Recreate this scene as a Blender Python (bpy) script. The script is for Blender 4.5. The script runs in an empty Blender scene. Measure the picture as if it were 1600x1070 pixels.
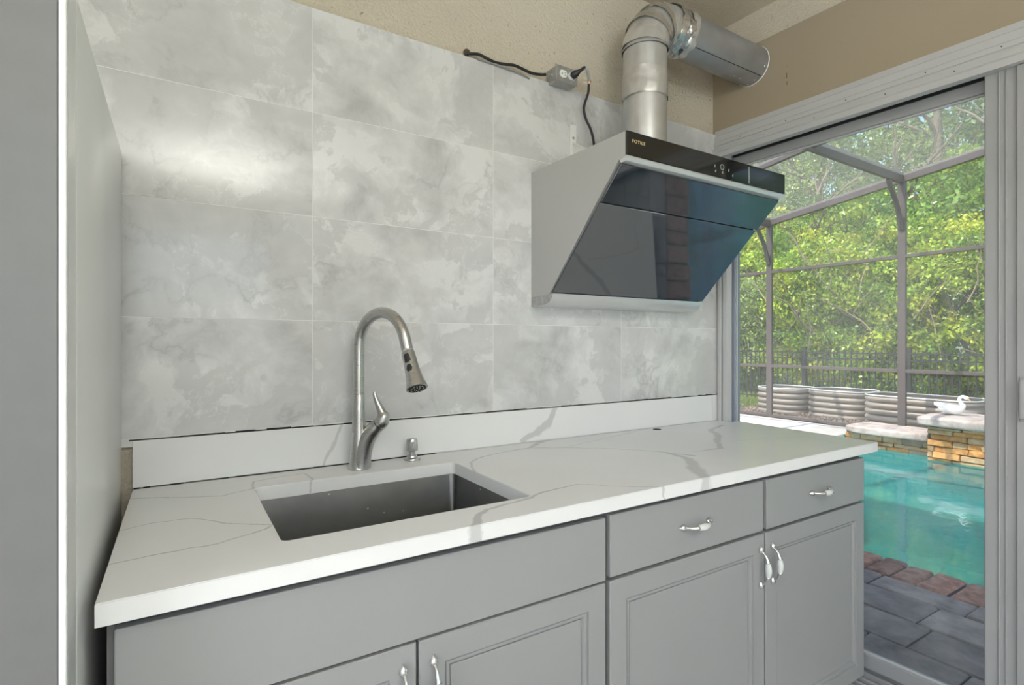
import bpy, bmesh, math, random
import numpy as np
from mathutils import Vector, Matrix, Euler, noise as mnoise

random.seed(7)
rng = np.random.default_rng(7)
R = math.radians
S = bpy.context.scene
C = S.collection
PI = math.pi

# ------------------------------------------------------------------ camera, sky, sun, area light, exposure
EYE = 1.287
YAW = 32.0
cam_d = bpy.data.cameras.new('camera')
cam_d.sensor_width = 36.0
cam_d.lens = 840.0 / 1600.0 * 36.0
cam_d.clip_start = 0.02
cam_d.clip_end = 300
cam = bpy.data.objects.new('camera', cam_d)
cam.location = (0, 0, EYE)
cam.rotation_euler = (R(90), 0, R(-YAW))
C.objects.link(cam)
S.camera = cam

world = bpy.data.worlds.new('world')
S.world = world
world.use_nodes = True
wn = world.node_tree
wn.nodes.clear()
wo = wn.nodes.new('ShaderNodeOutputWorld')
wb = wn.nodes.new('ShaderNodeBackground')
ws = wn.nodes.new('ShaderNodeTexSky')
ws.sky_type = 'NISHITA'
ws.sun_disc = False
ws.sun_elevation = R(58)
ws.sun_rotation = R(250)
ws.air_density = 1.0
ws.dust_density = 2.0
wb.inputs[1].default_value = 0.42
wn.links.new(ws.outputs[0], wb.inputs[0])
wn.links.new(wb.outputs[0], wo.inputs[0])

sun_d = bpy.data.lights.new('sun', 'SUN')
sun_d.energy = 6.2
sun_d.angle = R(0.6)
sun_d.color = (1.0, 0.95, 0.86)
sun = bpy.data.objects.new('sun', sun_d)
sun.rotation_euler = Vector((0.52, -0.20, -0.83)).to_track_quat('-Z', 'Y').to_euler()
sun.location = (-5, 3, 12)
C.objects.link(sun)

def area(name, loc, direction, sx, sy, watts, col=(1, 1, 1)):
    d = bpy.data.lights.new(name, 'AREA')
    d.shape = 'RECTANGLE'
    d.size = sx
    d.size_y = sy
    d.energy = watts
    d.color = col
    o = bpy.data.objects.new(name, d)
    o.location = loc
    o.rotation_euler = Vector(direction).to_track_quat('-Z', 'Z').to_euler()
    C.objects.link(o)
    return o
area('front_fill_light', (-0.6, -3.38, 1.65), (0, 1, 0), 2.9, 1.55, 24, (0.93, 0.965, 1.0))  # added fill lamp behind the camera, no known source there
area('ceiling_bounce_fill', (0.3, -1.75, 2.2), (0, 0, 1), 0.8, 0.8, 185, (0.80, 0.89, 1.0))  # added fill lamp aimed up, so the ceiling brightens the worktop
area('side_fill_light', (-2.57, -1.2, 1.65), (1, 0, 0), 2.5, 1.6, 48, (0.93, 0.965, 1.0))  # added fill lamp on the left, placed clear of the tile reflections

S.view_settings.view_transform = 'Standard'
S.view_settings.look = 'None'
S.view_settings.exposure = 0.0
S.view_settings.gamma = 1.0
S.view_settings.use_curve_mapping = False

# ------------------------------------------------------------------ helpers
def props(o, label=None, cat=None, group=None, kind=None):
    if label: o['label'] = label
    if cat: o['category'] = cat
    if group: o['group'] = group
    if kind: o['kind'] = kind
    return o

def thing(name, loc, label=None, cat=None, group=None, kind=None, rotz=0.0, parent=None):
    o = bpy.data.objects.new(name, None)
    o.empty_display_size = 0.05
    o.location = loc
    o.rotation_euler = (0, 0, rotz)
    C.objects.link(o)
    if parent is not None:
        o.parent = parent
    return props(o, label, cat, group, kind)

def WM(o):
    m = o.matrix_basis.copy()
    if o.parent is not None:
        m = WM(o.parent) @ m
    return m

def obj(name, bm, mats, parent=None, smooth=None, local=False, at=None, kind=None):
    """bm is in world coordinates (or in the parent's when local)"""
    bmesh.ops.recalc_face_normals(bm, faces=bm.faces[:])
    me = bpy.data.meshes.new(name)
    M = Matrix.Identity(4)
    if parent is not None and not local:
        M = WM(parent).inverted()
    if at is not None:
        at = Vector(at)
        loc = M @ at
        M2 = M.copy()
        M2.translation = M2.translation - loc
        bm.transform(M2)
    else:
        loc = Vector((0, 0, 0))
        bm.transform(M)
    bm.to_mesh(me)
    bm.free()
    if not isinstance(mats, (list, tuple)):
        mats = [mats]
    for m in mats:
        me.materials.append(m)
    if smooth is not None:
        me.shade_smooth()
        me.set_sharp_from_angle(angle=R(smooth))
    o = bpy.data.objects.new(name, me)
    C.objects.link(o)
    if parent is not None:
        o.parent = parent
    o.location = loc
    if kind: o['kind'] = kind
    return o

def B():
    return bmesh.new()

def box(bm, x0, x1, y0, y1, z0, z1, bev=0.0, mi=0, seg=1):
    t = bmesh.new()
    vs = [t.verts.new((x, y, z)) for x in (x0, x1) for y in (y0, y1) for z in (z0, z1)]
    for f in ((0, 1, 3, 2), (4, 6, 7, 5), (0, 4, 5, 1), (2, 3, 7, 6), (0, 2, 6, 4), (1, 5, 7, 3)):
        t.faces.new([vs[i] for i in f])
    if bev > 0:
        bmesh.ops.bevel(t, geom=t.edges[:] , offset=bev, segments=seg, affect='EDGES', profile=0.5)
    merge(bm, t, mi)
    return bm

def merge(bm, t, mi=None, mat=None):
    if mat is not None:
        t.transform(mat)
    vm = {}
    for v in t.verts:
        vm[v] = bm.verts.new(v.co)
    for f in t.faces:
        try:
            nf = bm.faces.new([vm[v] for v in f.verts])
            nf.material_index = f.material_index if mi is None else mi
        except ValueError:
            pass
    t.free()

def prism(bm, poly, axis, a, b, mi=0):
    """poly: 2-D points in the two other axes (order x<y<z), extruded along axis from a to b"""
    def P(p, q, k):
        if axis == 'x': return (k, p, q)
        if axis == 'y': return (p, k, q)
        return (p, q, k)
    va = [bm.verts.new(P(p, q, a)) for p, q in poly]
    vb = [bm.verts.new(P(p, q, b)) for p, q in poly]
    n = len(poly)
    fs = [bm.faces.new(va), bm.faces.new(vb[::-1])]
    for i in range(n):
        fs.append(bm.faces.new((va[i], va[(i + 1) % n], vb[(i + 1) % n], vb[i])))
    for f in fs: f.material_index = mi
    return bm

def catmull(pts, n=8):
    P = [Vector(p) for p in pts]
    P = [P[0] * 2 - P[1]] + P + [P[-1] * 2 - P[-2]]
    out = []
    for i in range(1, len(P) - 2):
        for k in range(n):
            t = k / n
            a, b, c, d = P[i - 1], P[i], P[i + 1], P[i + 2]
            out.append(0.5 * ((2 * b) + (c - a) * t + (2 * a - 5 * b + 4 * c - d) * t * t + (3 * b - a - 3 * c + d) * t ** 3))
    out.append(P[-2])
    return out

def tube(bm, pts, rad, n=14, caps=True, mi=0, squash=None):
    pts = [Vector(p) for p in pts]
    m = len(pts)
    if not hasattr(rad, '__len__'): rad = [rad] * m
    T = []
    for i in range(m):
        a = pts[max(i - 1, 0)]
        b = pts[min(i + 1, m - 1)]
        T.append((b - a).normalized())
    ref = Vector((0, 0, 1)) if abs(T[0].z) < 0.9 else Vector((1, 0, 0))
    N = (ref - T[0] * ref.dot(T[0])).normalized()
    rings = []
    for i in range(m):
        N = (N - T[i] * N.dot(T[i])).normalized()
        Bn = T[i].cross(N)
        sq = squash[i] if squash else 1.0
        rings.append([bm.verts.new(pts[i] + (N * math.cos(2 * PI * k / n) * sq + Bn * math.sin(2 * PI * k / n)) * rad[i]) for k in range(n)])
    fs = []
    for i in range(m - 1):
        for k in range(n):
            fs.append(bm.faces.new((rings[i][k], rings[i][(k + 1) % n], rings[i + 1][(k + 1) % n], rings[i + 1][k])))
    if caps:
        fs.append(bm.faces.new(rings[0][::-1]))
        fs.append(bm.faces.new(rings[-1]))
    for f in fs: f.material_index = mi
    return rings

def lathe(bm, prof, origin=(0, 0, 0), axis=(0, 0, 1), n=28, mi=0, cap=True):
    q = Vector((0, 0, 1)).rotation_difference(Vector(axis).normalized())
    o = Vector(origin)
    rings = []
    for r, z in prof:
        rings.append([bm.verts.new(o + q @ Vector((r * math.cos(2 * PI * k / n), r * math.sin(2 * PI * k / n), z))) for k in range(n)])
    fs = []
    for i in range(len(rings) - 1):
        for k in range(n):
            fs.append(bm.faces.new((rings[i][k], rings[i][(k + 1) % n], rings[i + 1][(k + 1) % n], rings[i + 1][k])))
    if cap:
        fs.append(bm.faces.new(rings[0][::-1]))
        fs.append(bm.faces.new(rings[-1]))
    for f in fs: f.material_index = mi
    return rings

# ------------------------------------------------------------------ materials
class NT:
    def __init__(s, name):
        s.m = bpy.data.materials.new(name)
        s.m.use_nodes = True
        s.t = s.m.node_tree
        s.t.nodes.clear()
        s.out = s.t.nodes.new('ShaderNodeOutputMaterial')
    def n(s, kind, **kw):
        nd = s.t.nodes.new('ShaderNode' + kind)
        for k, v in kw.items():
            setattr(nd, k, v)
        return nd
    def l(s, a, b):
        s.t.links.new(a, b)
    def math(s, op, a, b=None, c=None, clamp=False):
        nd = s.n('Math', operation=op, use_clamp=clamp)
        for i, v in enumerate((a, b, c)):
            if v is None: continue
            if isinstance(v, (int, float)): nd.inputs[i].default_value = v
            else: s.l(v, nd.inputs[i])
        return nd.outputs[0]
    def noise(s, vec, scale, detail=4, rough=0.55, dist=0.0, w=None):
        nd = s.n('TexNoise')
        if w is not None:
            nd.noise_dimensions = '4D'
            s.l(w, nd.inputs['W'])
        nd.inputs['Scale'].default_value = scale
        nd.inputs['Detail'].default_value = detail
        nd.inputs['Roughness'].default_value = rough
        nd.inputs['Distortion'].default_value = dist
        if vec is not None: s.l(vec, nd.inputs['Vector'])
        return nd
    def ramp(s, fac, stops):
        nd = s.n('ValToRGB')
        e = nd.color_ramp.elements
        while len(e) > 1: e.remove(e[-1])
        for i, (p, c) in enumerate(stops):
            if i == 0:
                el = e[0]; el.position = p
            else:
                el = e.new(p)
            el.color = (c[0], c[1], c[2], 1) if hasattr(c, '__len__') else (c, c, c, 1)
        s.l(fac, nd.inputs[0])
        return nd.outputs[0]
    def mix(s, fac, a, b, mode='MIX'):
        nd = s.n('MixRGB', blend_type=mode)
        for i, v in zip((0, 1, 2), (fac, a, b)):
            if isinstance(v, (int, float)):
                nd.inputs[i].default_value = v
            elif isinstance(v, tuple):
                nd.inputs[i].default_value = (v[0], v[1], v[2], 1)
            else:
                s.l(v, nd.inputs[i])
        return nd.outputs[0]
    def bump(s, h, strength, dist=0.01):
        nd = s.n('Bump')
        nd.inputs['Strength'].default_value = strength
        nd.inputs['Distance'].default_value = dist
        s.l(h, nd.inputs['Height'])
        return nd.outputs[0]
    def pr(s, col, rough=0.5, metal=0.0, normal=None, ior=None, coat=0.0, spec=None):
        p = s.n('BsdfPrincipled')
        if isinstance(col, tuple): p.inputs['Base Color'].default_value = (*col[:3], 1)
        else: s.l(col, p.inputs['Base Color'])
        if isinstance(rough, (int, float)): p.inputs['Roughness'].default_value = rough
        else: s.l(rough, p.inputs['Roughness'])
        p.inputs['Metallic'].default_value = metal
        if ior: p.inputs['IOR'].default_value = ior
        if coat: p.inputs['Coat Weight'].default_value = coat; p.inputs['Coat Roughness'].default_value = 0.08
        if spec is not None: p.inputs['Specular IOR Level'].default_value = spec
        if normal is not None: s.l(normal, p.inputs['Normal'])
        s.l(p.outputs[0], s.out.inputs[0])
        return p
    def pos(s):
        return s.n('NewGeometry').outputs['Position']
    def obc(s):
        return s.n('TexCoord').outputs['Object']
    def rnd(s):
        return s.n('ObjectInfo').outputs['Random']

def plain(name, col, rough=0.5, metal=0.0, var=0.06, scale=8.0, bump=0.0, bscale=60.0, bdist=0.003, coat=0.0, ior=None, world=False):
    t = NT(name)
    v = t.pos() if world else t.obc()
    nz = t.noise(v, scale, 4)
    c = t.ramp(nz.outputs[0], [(0.3, tuple(x * (1 - var) for x in col)), (0.7, tuple(min(1, x * (1 + var)) for x in col))])
    nm = None
    if bump:
        nm = t.bump(t.noise(v, bscale, 3).outputs[0], bump, bdist)
    t.pr(c, rough, metal, nm, coat=coat, ior=ior)
    return t.m

M = {}
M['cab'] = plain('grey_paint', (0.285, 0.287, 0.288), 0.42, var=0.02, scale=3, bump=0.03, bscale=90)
M['cab_in'] = plain('cabinet_carcass', (0.10, 0.10, 0.10), 0.7)
M['frame_shade'] = plain('grey_paint_gap_shade', (0.13, 0.131, 0.132), 0.45, var=0.02)  # cabinet grey darkened, puts the shadow of the gaps into the colour
M['white_plastic'] = plain('white_plastic', (0.78, 0.78, 0.76), 0.4, var=0.03)
M['vinyl'] = plain('white_vinyl', (0.50, 0.50, 0.505), 0.38, var=0.03, scale=3)
M['alum'] = plain('painted_aluminium', (0.34, 0.343, 0.35), 0.4, var=0.05, scale=2.5)
M['alum_blue'] = plain('blue_grey_aluminium', (0.30, 0.33, 0.40), 0.4, var=0.04)
M['rubber'] = plain('black_rubber', (0.015, 0.015, 0.016), 0.5)
M['dark'] = plain('dark_gap', (0.02, 0.02, 0.02), 0.9)
M['black_pl'] = plain('black_plastic', (0.02, 0.02, 0.022), 0.35)
M['copper'] = plain('copper_wire', (0.55, 0.25, 0.08), 0.35, metal=0.8)
M['hood_white'] = plain('hood_grey_enamel', (0.47, 0.47, 0.46), 0.38, var=0.02, scale=2, metal=0.25)
M['hood_silver'] = plain('hood_silver', (0.72, 0.72, 0.72), 0.28, metal=0.55, var=0.02)
M['gold'] = plain('gold_print', (0.75, 0.60, 0.30), 0.4, var=0.02)
M['icon'] = plain('grey_print', (0.42, 0.42, 0.40), 0.4, var=0.02)
M['porcelain'] = plain('porcelain_grip', (0.62, 0.64, 0.62), 0.2, var=0.04, coat=0.5)
M['chrome'] = plain('chrome', (0.74, 0.74, 0.75), 0.16, metal=1.0, var=0.02)
M['galv_box'] = plain('galvanised_box', (0.42, 0.42, 0.42), 0.4, metal=0.7, var=0.18, scale=60)
M['fridge_side'] = plain('fridge_side_enamel', (0.74, 0.745, 0.745), 0.25, var=0.02, scale=2)
M['fridge_glint'] = plain('fridge_edge_highlight', (0.85, 0.85, 0.85), 0.3, var=0.02)  # bright colour stands in for the highlight on rounded door edges
M['swan'] = plain('white_glazed_concrete', (0.85, 0.85, 0.83), 0.5, var=0.03)
M['beak'] = plain('orange_beak', (0.80, 0.38, 0.18), 0.5)
M['fence'] = plain('black_fence_paint', (0.018, 0.02, 0.022), 0.45)
M['bronze'] = plain('bronze_grey_aluminium', (0.125, 0.10, 0.095), 0.5, var=0.08, scale=3)
M['soil'] = plain('dark_soil', (0.07, 0.05, 0.035), 0.95, var=0.4, scale=20, bump=0.4, bscale=40, bdist=0.02)
M['bark'] = plain('bark', (0.20, 0.155, 0.115), 0.9, var=0.35, scale=9, bump=0.5, bscale=25, bdist=0.02)
M['twig'] = plain('pale_twig', (0.42, 0.31, 0.20), 0.85, var=0.2)
M['caulk'] = plain('white_caulk', (0.60, 0.60, 0.58), 0.5)

def stainless(name, col, rough, stretch, axis_scale, metal=1.0):
    t = NT(name)
    mp = t.n('Mapping')
    mp.inputs['Scale'].default_value = axis_scale
    t.l(t.obc(), mp.inputs[0])
    nz = t.noise(mp.outputs[0], stretch, 3)
    c = t.ramp(nz.outputs[0], [(0.3, tuple(x * 0.9 for x in col)), (0.7, tuple(min(1, x * 1.08) for x in col))])
    r = t.math('MULTIPLY_ADD', nz.outputs[0], 0.16, rough - 0.08)
    t.pr(c, r, metal, t.bump(nz.outputs[0], 0.05, 0.001))
    return t.m
M['nickel'] = stainless('brushed_nickel', (0.55, 0.545, 0.54), 0.30, 60, (1, 1, 8))
M['fridge_front'] = plain('fridge_grey_front', (0.165, 0.167, 0.168), 0.5, metal=0.2, var=0.03, scale=30)
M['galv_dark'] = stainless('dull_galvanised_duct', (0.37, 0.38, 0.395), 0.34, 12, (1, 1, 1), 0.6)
M['galv'] = stainless('galvanised_duct', (0.60, 0.605, 0.61), 0.36, 12, (1, 1, 1), 0.75)

# foil tape: wrinkled bright metal
t = NT('foil_tape')
nz = t.noise(t.pos(), 38, 4, 0.6, 1.2)
vz = t.n('TexVoronoi'); vz.inputs['Scale'].default_value = 45; t.l(t.pos(), vz.inputs[0])
h = t.math('ADD', nz.outputs[0], vz.outputs[0])
t.pr((0.72, 0.72, 0.73), 0.24, 1.0, t.bump(h, 0.55, 0.006))
M['foil'] = t.m
t = NT('worn_foil_tape')
nz = t.noise(t.pos(), 20, 4, 0.6, 0.6)
t.pr(t.ramp(nz.outputs[0], [(0.35, (0.58, 0.565, 0.545)), (0.65, (0.70, 0.695, 0.69))]), 0.36, 0.7, t.bump(nz.outputs[0], 0.25, 0.005))
M['foil_dull'] = t.m

# sink: dark stainless with water spots
t = NT('sink_steel')
nz = t.noise(t.pos(), 9, 4)
vz = t.n('TexVoronoi'); vz.inputs['Scale'].default_value = 42; t.l(t.pos(), vz.inputs[0])
sp = t.math('LESS_THAN', vz.outputs[0], 0.10)
n2 = t.noise(t.pos(), 14, 2)
sp = t.math('MULTIPLY', sp, t.math('GREATER_THAN', n2.outputs[0], 0.54))
c = t.ramp(nz.outputs[0], [(0.3, (0.15, 0.15, 0.148)), (0.7, (0.20, 0.20, 0.198))])
c = t.mix(sp, c, (0.55, 0.55, 0.54))
t.pr(c, 0.34, 0.9, t.bump(t.noise(t.pos(), 300, 2).outputs[0], 0.08, 0.001))
M['sink'] = t.m

# hood glass
t = NT('dark_hood_glass')
nz = t.noise(t.pos(), 22, 4, 0.6)
p = t.pr(t.ramp(nz.outputs[0], [(0.3, (0.012, 0.017, 0.024)), (0.7, (0.02, 0.027, 0.036))]), t.math('MULTIPLY_ADD', nz.outputs[0], 0.05, 0.01), 0.0, ior=2.7)
M['hood_glass'] = t.m
M['band'] = plain('black_band_glass', (0.012, 0.012, 0.011), 0.07, var=0.1, ior=1.55)

# clear glass pane with faint dirt
def glass_mat(name, tint, haze, hazecol, scale):
    t = NT(name)
    tr = t.n('BsdfTransparent'); tr.inputs[0].default_value = (*tint, 1)
    gl = t.n('BsdfGlossy'); gl.inputs['Roughness'].default_value = 0.02
    fr = t.n('Fresnel'); fr.inputs[0].default_value = 1.35
    df = t.n('BsdfDiffuse'); df.inputs[0].default_value = (*hazecol, 1)
    nz = t.noise(t.pos(), scale, 5, 0.6, 0.8)
    f = t.math('MULTIPLY', t.ramp(nz.outputs[0], [(0.35, 0.15), (0.7, 1.0)]), haze)
    m1 = t.n('MixShader'); t.l(t.math('MULTIPLY', fr.outputs[0], 0.8), m1.inputs[0]); t.l(tr.outputs[0], m1.inputs[1]); t.l(gl.outputs[0], m1.inputs[2])
    m2 = t.n('MixShader'); t.l(f, m2.inputs[0]); t.l(m1.outputs[0], m2.inputs[1]); t.l(df.outputs[0], m2.inputs[2])
    t.l(m2.outputs[0], t.out.inputs[0])
    return t.m
M['glass'] = glass_mat('door_glass', (0.93, 0.96, 0.95), 0.10, (0.8, 0.82, 0.8), 2.2)

# insect screen mesh
t = NT('insect_screen')
tr = t.n('BsdfTransparent')
df = t.n('BsdfDiffuse'); df.inputs[0].default_value = (0.42, 0.40, 0.38, 1)
tl = t.n('BsdfTranslucent'); tl.inputs[0].default_value = (0.30, 0.29, 0.27, 1)
ad = t.n('AddShader'); t.l(df.outputs[0], ad.inputs[0]); t.l(tl.outputs[0], ad.inputs[1])
ms = t.n('MixShader'); ms.inputs[0].default_value = 0.10
t.l(tr.outputs[0], ms.inputs[1]); t.l(ad.outputs[0], ms.inputs[2]); t.l(ms.outputs[0], t.out.inputs[0])
M['screen'] = t.m
M['roof_screen'] = t.m.copy(); M['roof_screen'].name = 'roof_insect_screen'
for nd in M['roof_screen'].node_tree.nodes:
    if nd.type == 'MIX_SHADER': nd.inputs[0].default_value = 0.20

# water
t = NT('pool_water')
mp = t.n('Mapping'); mp.inputs['Scale'].default_value = (1.0, 1.0, 1.0); t.l(t.pos(), mp.inputs[0])
nz = t.noise(mp.outputs[0], 5.0, 3, 0.5, 0.4)
nm = t.bump(nz.outputs[0], 0.16, 0.02)
tr = t.n('BsdfTransparent'); tr.inputs[0].default_value = (0.36, 0.76, 0.76, 1)
gl = t.n('BsdfGlossy'); gl.inputs['Roughness'].default_value = 0.03; t.l(nm, gl.inputs['Normal'])
df = t.n('BsdfDiffuse'); df.inputs[0].default_value = (0.05, 0.33, 0.33, 1)
fr = t.n('Fresnel'); fr.inputs[0].default_value = 1.33; t.l(nm, fr.inputs['Normal'])
m0 = t.n('MixShader'); m0.inputs[0].default_value = 0.45; t.l(tr.outputs[0], m0.inputs[1]); t.l(df.outputs[0], m0.inputs[2])
m1 = t.n('MixShader'); t.l(t.math('MULTIPLY', fr.outputs[0], 0.32), m1.inputs[0]); t.l(m0.outputs[0], m1.inputs[1]); t.l(gl.outputs[0], m1.inputs[2])
t.l(m1.outputs[0], t.out.inputs[0])
M['water'] = t.m
M['plaster'] = plain('pool_plaster', (0.15, 0.60, 0.58), 0.8, var=0.12, scale=6, world=True)
M['pool_dark'] = plain('dark_pool_tile', (0.03, 0.13, 0.14), 0.5)

# stucco wall
def stucco(name, c0, c1, speck, scale, bump, bd):
    t = NT(name)
    v = t.pos()
    big = t.noise(v, 1.6, 4)
    fine = t.noise(v, scale, 5, 0.7, 0.3)
    c = t.mix(t.ramp(big.outputs[0], [(0.35, 0.0), (0.65, 1.0)]), c0, c1)
    sp = t.ramp(t.noise(v, scale * 0.6, 3, 0.6).outputs[0], [(0.66, 0.0), (0.74, 1.0)])
    c = t.mix(t.math('MULTIPLY', sp, speck), c, tuple(x * 0.5 for x in c0))
    t.pr(c, 0.9, 0.0, t.bump(fine.outputs[0], bump, bd))
    return t.m
M['stucco'] = stucco('stucco_cream', (0.72, 0.635, 0.51), (0.80, 0.715, 0.585), 0.8, 95, 1.0, 0.012)
M['ceil'] = stucco('stucco_ceiling', (0.62, 0.545, 0.43), (0.68, 0.60, 0.48), 0.4, 80, 0.8, 0.010)
M['tan'] = stucco('tan_smooth_paint', (0.34, 0.28, 0.20), (0.37, 0.305, 0.22), 0.1, 40, 0.12, 0.003)
M['ext_wall'] = stucco('exterior_paint', (0.55, 0.50, 0.42), (0.60, 0.55, 0.46), 0.1, 60, 0.5, 0.008)
M['white_wall'] = stucco('white_wall_paint', (0.55, 0.54, 0.51), (0.60, 0.59, 0.56), 0.0, 60, 0.2, 0.003)

# marble tile (wall): cloudy grey, different on every tile
t = NT('grey_onyx_tile')
v = t.pos()
w = t.math('MULTIPLY', t.rnd(), 60.0)
warp = t.noise(v, 2.6, 4, 0.55, 0.0, w)
va = t.n('VectorMath', operation='MULTIPLY_ADD')
t.l(warp.outputs['Color'], va.inputs[0]); va.inputs[1].default_value = (0.22, 0.22, 0.22); t.l(v, va.inputs[2])
n1 = t.noise(va.outputs[0], 5.2, 6, 0.60, 0.25, w)
n2 = t.noise(va.outputs[0], 3.6, 6, 0.62, 0.3, w)
base = t.ramp(n1.outputs[0], [(0.32, (0.43, 0.43, 0.436)), (0.46, (0.565, 0.565, 0.572)), (0.58, (0.665, 0.665, 0.672)), (0.75, (0.70, 0.70, 0.702))])
patch = t.ramp(n2.outputs[0], [(0.50, 0.0), (0.52, 0.80), (0.62, 0.45), (0.72, 0.0)])
c = t.mix(patch, base, (0.525, 0.525, 0.532))
n3 = t.noise(va.outputs[0], 3.3, 6, 0.6, 0.4, w)
vein = t.ramp(t.math('ABSOLUTE', t.math('SUBTRACT', n3.outputs[0], 0.5)), [(0.0, 1.0), (0.012, 0.35), (0.035, 0.0)])
vmask = t.ramp(t.noise(v, 2.9, 2, 0.5, 0.0, w).outputs[0], [(0.47, 0.0), (0.62, 0.75)])
c = t.mix(t.math('MULTIPLY', t.math('MULTIPLY', vein, vmask), 0.6), c, (0.30, 0.30, 0.30))
wv = t.ramp(t.math('ABSOLUTE', t.math('SUBTRACT', n1.outputs[0], 0.56)), [(0.0, 0.35), (0.008, 0.0)])
c = t.mix(wv, c, (0.76, 0.76, 0.745))
t.pr(c, 0.09, 0.0, t.bump(t.noise(v, 5, 2).outputs[0], 0.02, 0.01), ior=1.45)
M['tile'] = t.m
M['grout'] = plain('light_grout', (0.72, 0.72, 0.70), 0.8, var=0.05)

# quartz with grey veins placed along polylines (plane: 'top' uses x,y; 'splash' uses x,z)
def quartz(name, plane, lines):
    t = NT(name)
    v = t.pos()
    sx = t.n('SeparateXYZ')
    w1 = t.noise(v, 7.0, 5, 0.6)
    va = t.n('VectorMath', operation='MULTIPLY_ADD')
    t.l(w1.outputs['Color'], va.inputs[0]); va.inputs[1].default_value = (0.045, 0.045, 0.045); t.l(v, va.inputs[2])
    vb = t.n('VectorMath', operation='SUBTRACT')
    t.l(va.outputs[0], vb.inputs[0]); vb.inputs[1].default_value = (0.0225, 0.0225, 0.0225)
    t.l(vb.outputs[0], sx.inputs[0])
    X = sx.outputs[0]
    Y = sx.outputs[1] if plane == 'top' else sx.outputs[2]
    fine = t.noise(v, 30, 4, 0.7)
    wmod = t.math('MULTIPLY_ADD', fine.outputs[0], 1.6, 0.2)
    total = None
    for pts, wid, dark in lines:
        if not hasattr(wid, '__len__'): wid = [wid] * len(pts)
        for i in range(len(pts) - 1):
            (ax, ay), (bx, by) = pts[i], pts[i + 1]
            dx, dy = bx - ax, by - ay
            L2 = dx * dx + dy * dy
            px = t.math('SUBTRACT', X, ax)
            py = t.math('SUBTRACT', Y, ay)
            h = t.math('ADD', t.math('MULTIPLY', px, dx / L2), t.math('MULTIPLY', py, dy / L2), clamp=True)
            qx = t.math('MULTIPLY_ADD', h, -dx, px)
            qy = t.math('MULTIPLY_ADD', h, -dy, py)
            d = t.math('SQRT', t.math('ADD', t.math('MULTIPLY', qx, qx), t.math('MULTIPLY', qy, qy)))
            ww = t.math('MULTIPLY', t.math('MULTIPLY_ADD', h, wid[i + 1] - wid[i], wid[i]), wmod)
            m = t.math('SUBTRACT', 1.0, t.math('DIVIDE', d, ww), clamp=True)
            m = t.math('MULTIPLY', t.math('MULTIPLY', m, 2.2, clamp=True), dark)
            total = m if total is None else t.math('MAXIMUM', total, m)
    base = t.ramp(t.noise(v, 1.8, 3).outputs[0], [(0.35, (0.72, 0.72, 0.725)), (0.65, (0.76, 0.76, 0.76))])
    c = t.mix(total, base, (0.30, 0.305, 0.30))
    t.pr(c, 0.13, 0.0, ior=1.15)
    return t.m

def world_px(px, py, z=None, y=None, x=None):
    s, c = math.sin(R(YAW)), math.cos(R(YAW))
    u, v = (px - 800) / 840.0, (535 - py) / 840.0
    d = Vector((s + u * c, c - u * s, v))
    if z is not None: k = (z - EYE) / d.z
    elif y is not None: k = y / d.y
    else: k = x / d.x
    return d * k + Vector((0, 0, EYE))
def top_pts(l):
    return [tuple(world_px(a, b, z=0.92)[:2]) for a, b in l]
def spl_pts(l):
    o = []
    for a, b in l:
        p = world_px(a, b, y=1.64); o.append((p.x, p.z))
    return o
M['quartz_top'] = quartz('quartz_counter', 'top', [
    (top_pts([(185, 830), (240, 817), (300, 811), (350, 817), (425, 820)]), 0.0030, 0.45),
    (top_pts([(160, 884), (230, 868), (340, 850), (400, 832), (425, 822)]), 0.0034, 0.50),
    (top_pts([(200, 779), (290, 776), (350, 774), (398, 763), (400, 752), (470, 739), (490, 748), (478, 765)]), 0.0042, 0.42),
    (top_pts([(828, 700), (790, 706), (745, 716), (733, 722), (745, 735)]), [0.008, 0.006, 0.005, 0.006, 0.004], 0.40),
    (top_pts([(870, 672), (845, 690), (828, 700), (960, 700), (1045, 707), (1085, 712)]), [0.016, 0.02, 0.008, 0.003, 0.005, 0.012], 0.42),
    (top_pts([(1045, 707), (1075, 716), (1090, 735), (1105, 748), (1118, 745)]), [0.008, 0.016, 0.030, 0.020, 0.006], 0.42),
    (top_pts([(1085, 705), (1125, 700), (1120, 680), (1108, 672), (1130, 664)]), [0.004, 0.010, 0.020, 0.016, 0.010], 0.42),
    (top_pts([(745, 828), (748, 805), (760, 795), (825, 780), (850, 770), (900, 757), (1000, 760), (1085, 757)]), [0.016, 0.009, 0.006, 0.005, 0.006, 0.003, 0.0025, 0.002], 0.50),
    (top_pts([(880, 700), (960, 682), (1000, 672), (1020, 669), (1130, 668)]), 0.0035, 0.32),
    (top_pts([(1140, 690), (1200, 684), (1260, 682), (1300, 690)]), 0.0035, 0.22),
])
M['quartz_splash'] = quartz('quartz_backsplash', 'splash', [
    (spl_pts([(533, 662), (522, 690), (504, 728)]), [0.005, 0.007, 0.004], 0.42),
    (spl_pts([(868, 636), (858, 660), (840, 678), (815, 692)]), [0.012, 0.020, 0.016, 0.010], 0.45),
    (spl_pts([(1113, 618), (1114, 652)]), 0.008, 0.15),
])

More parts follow.
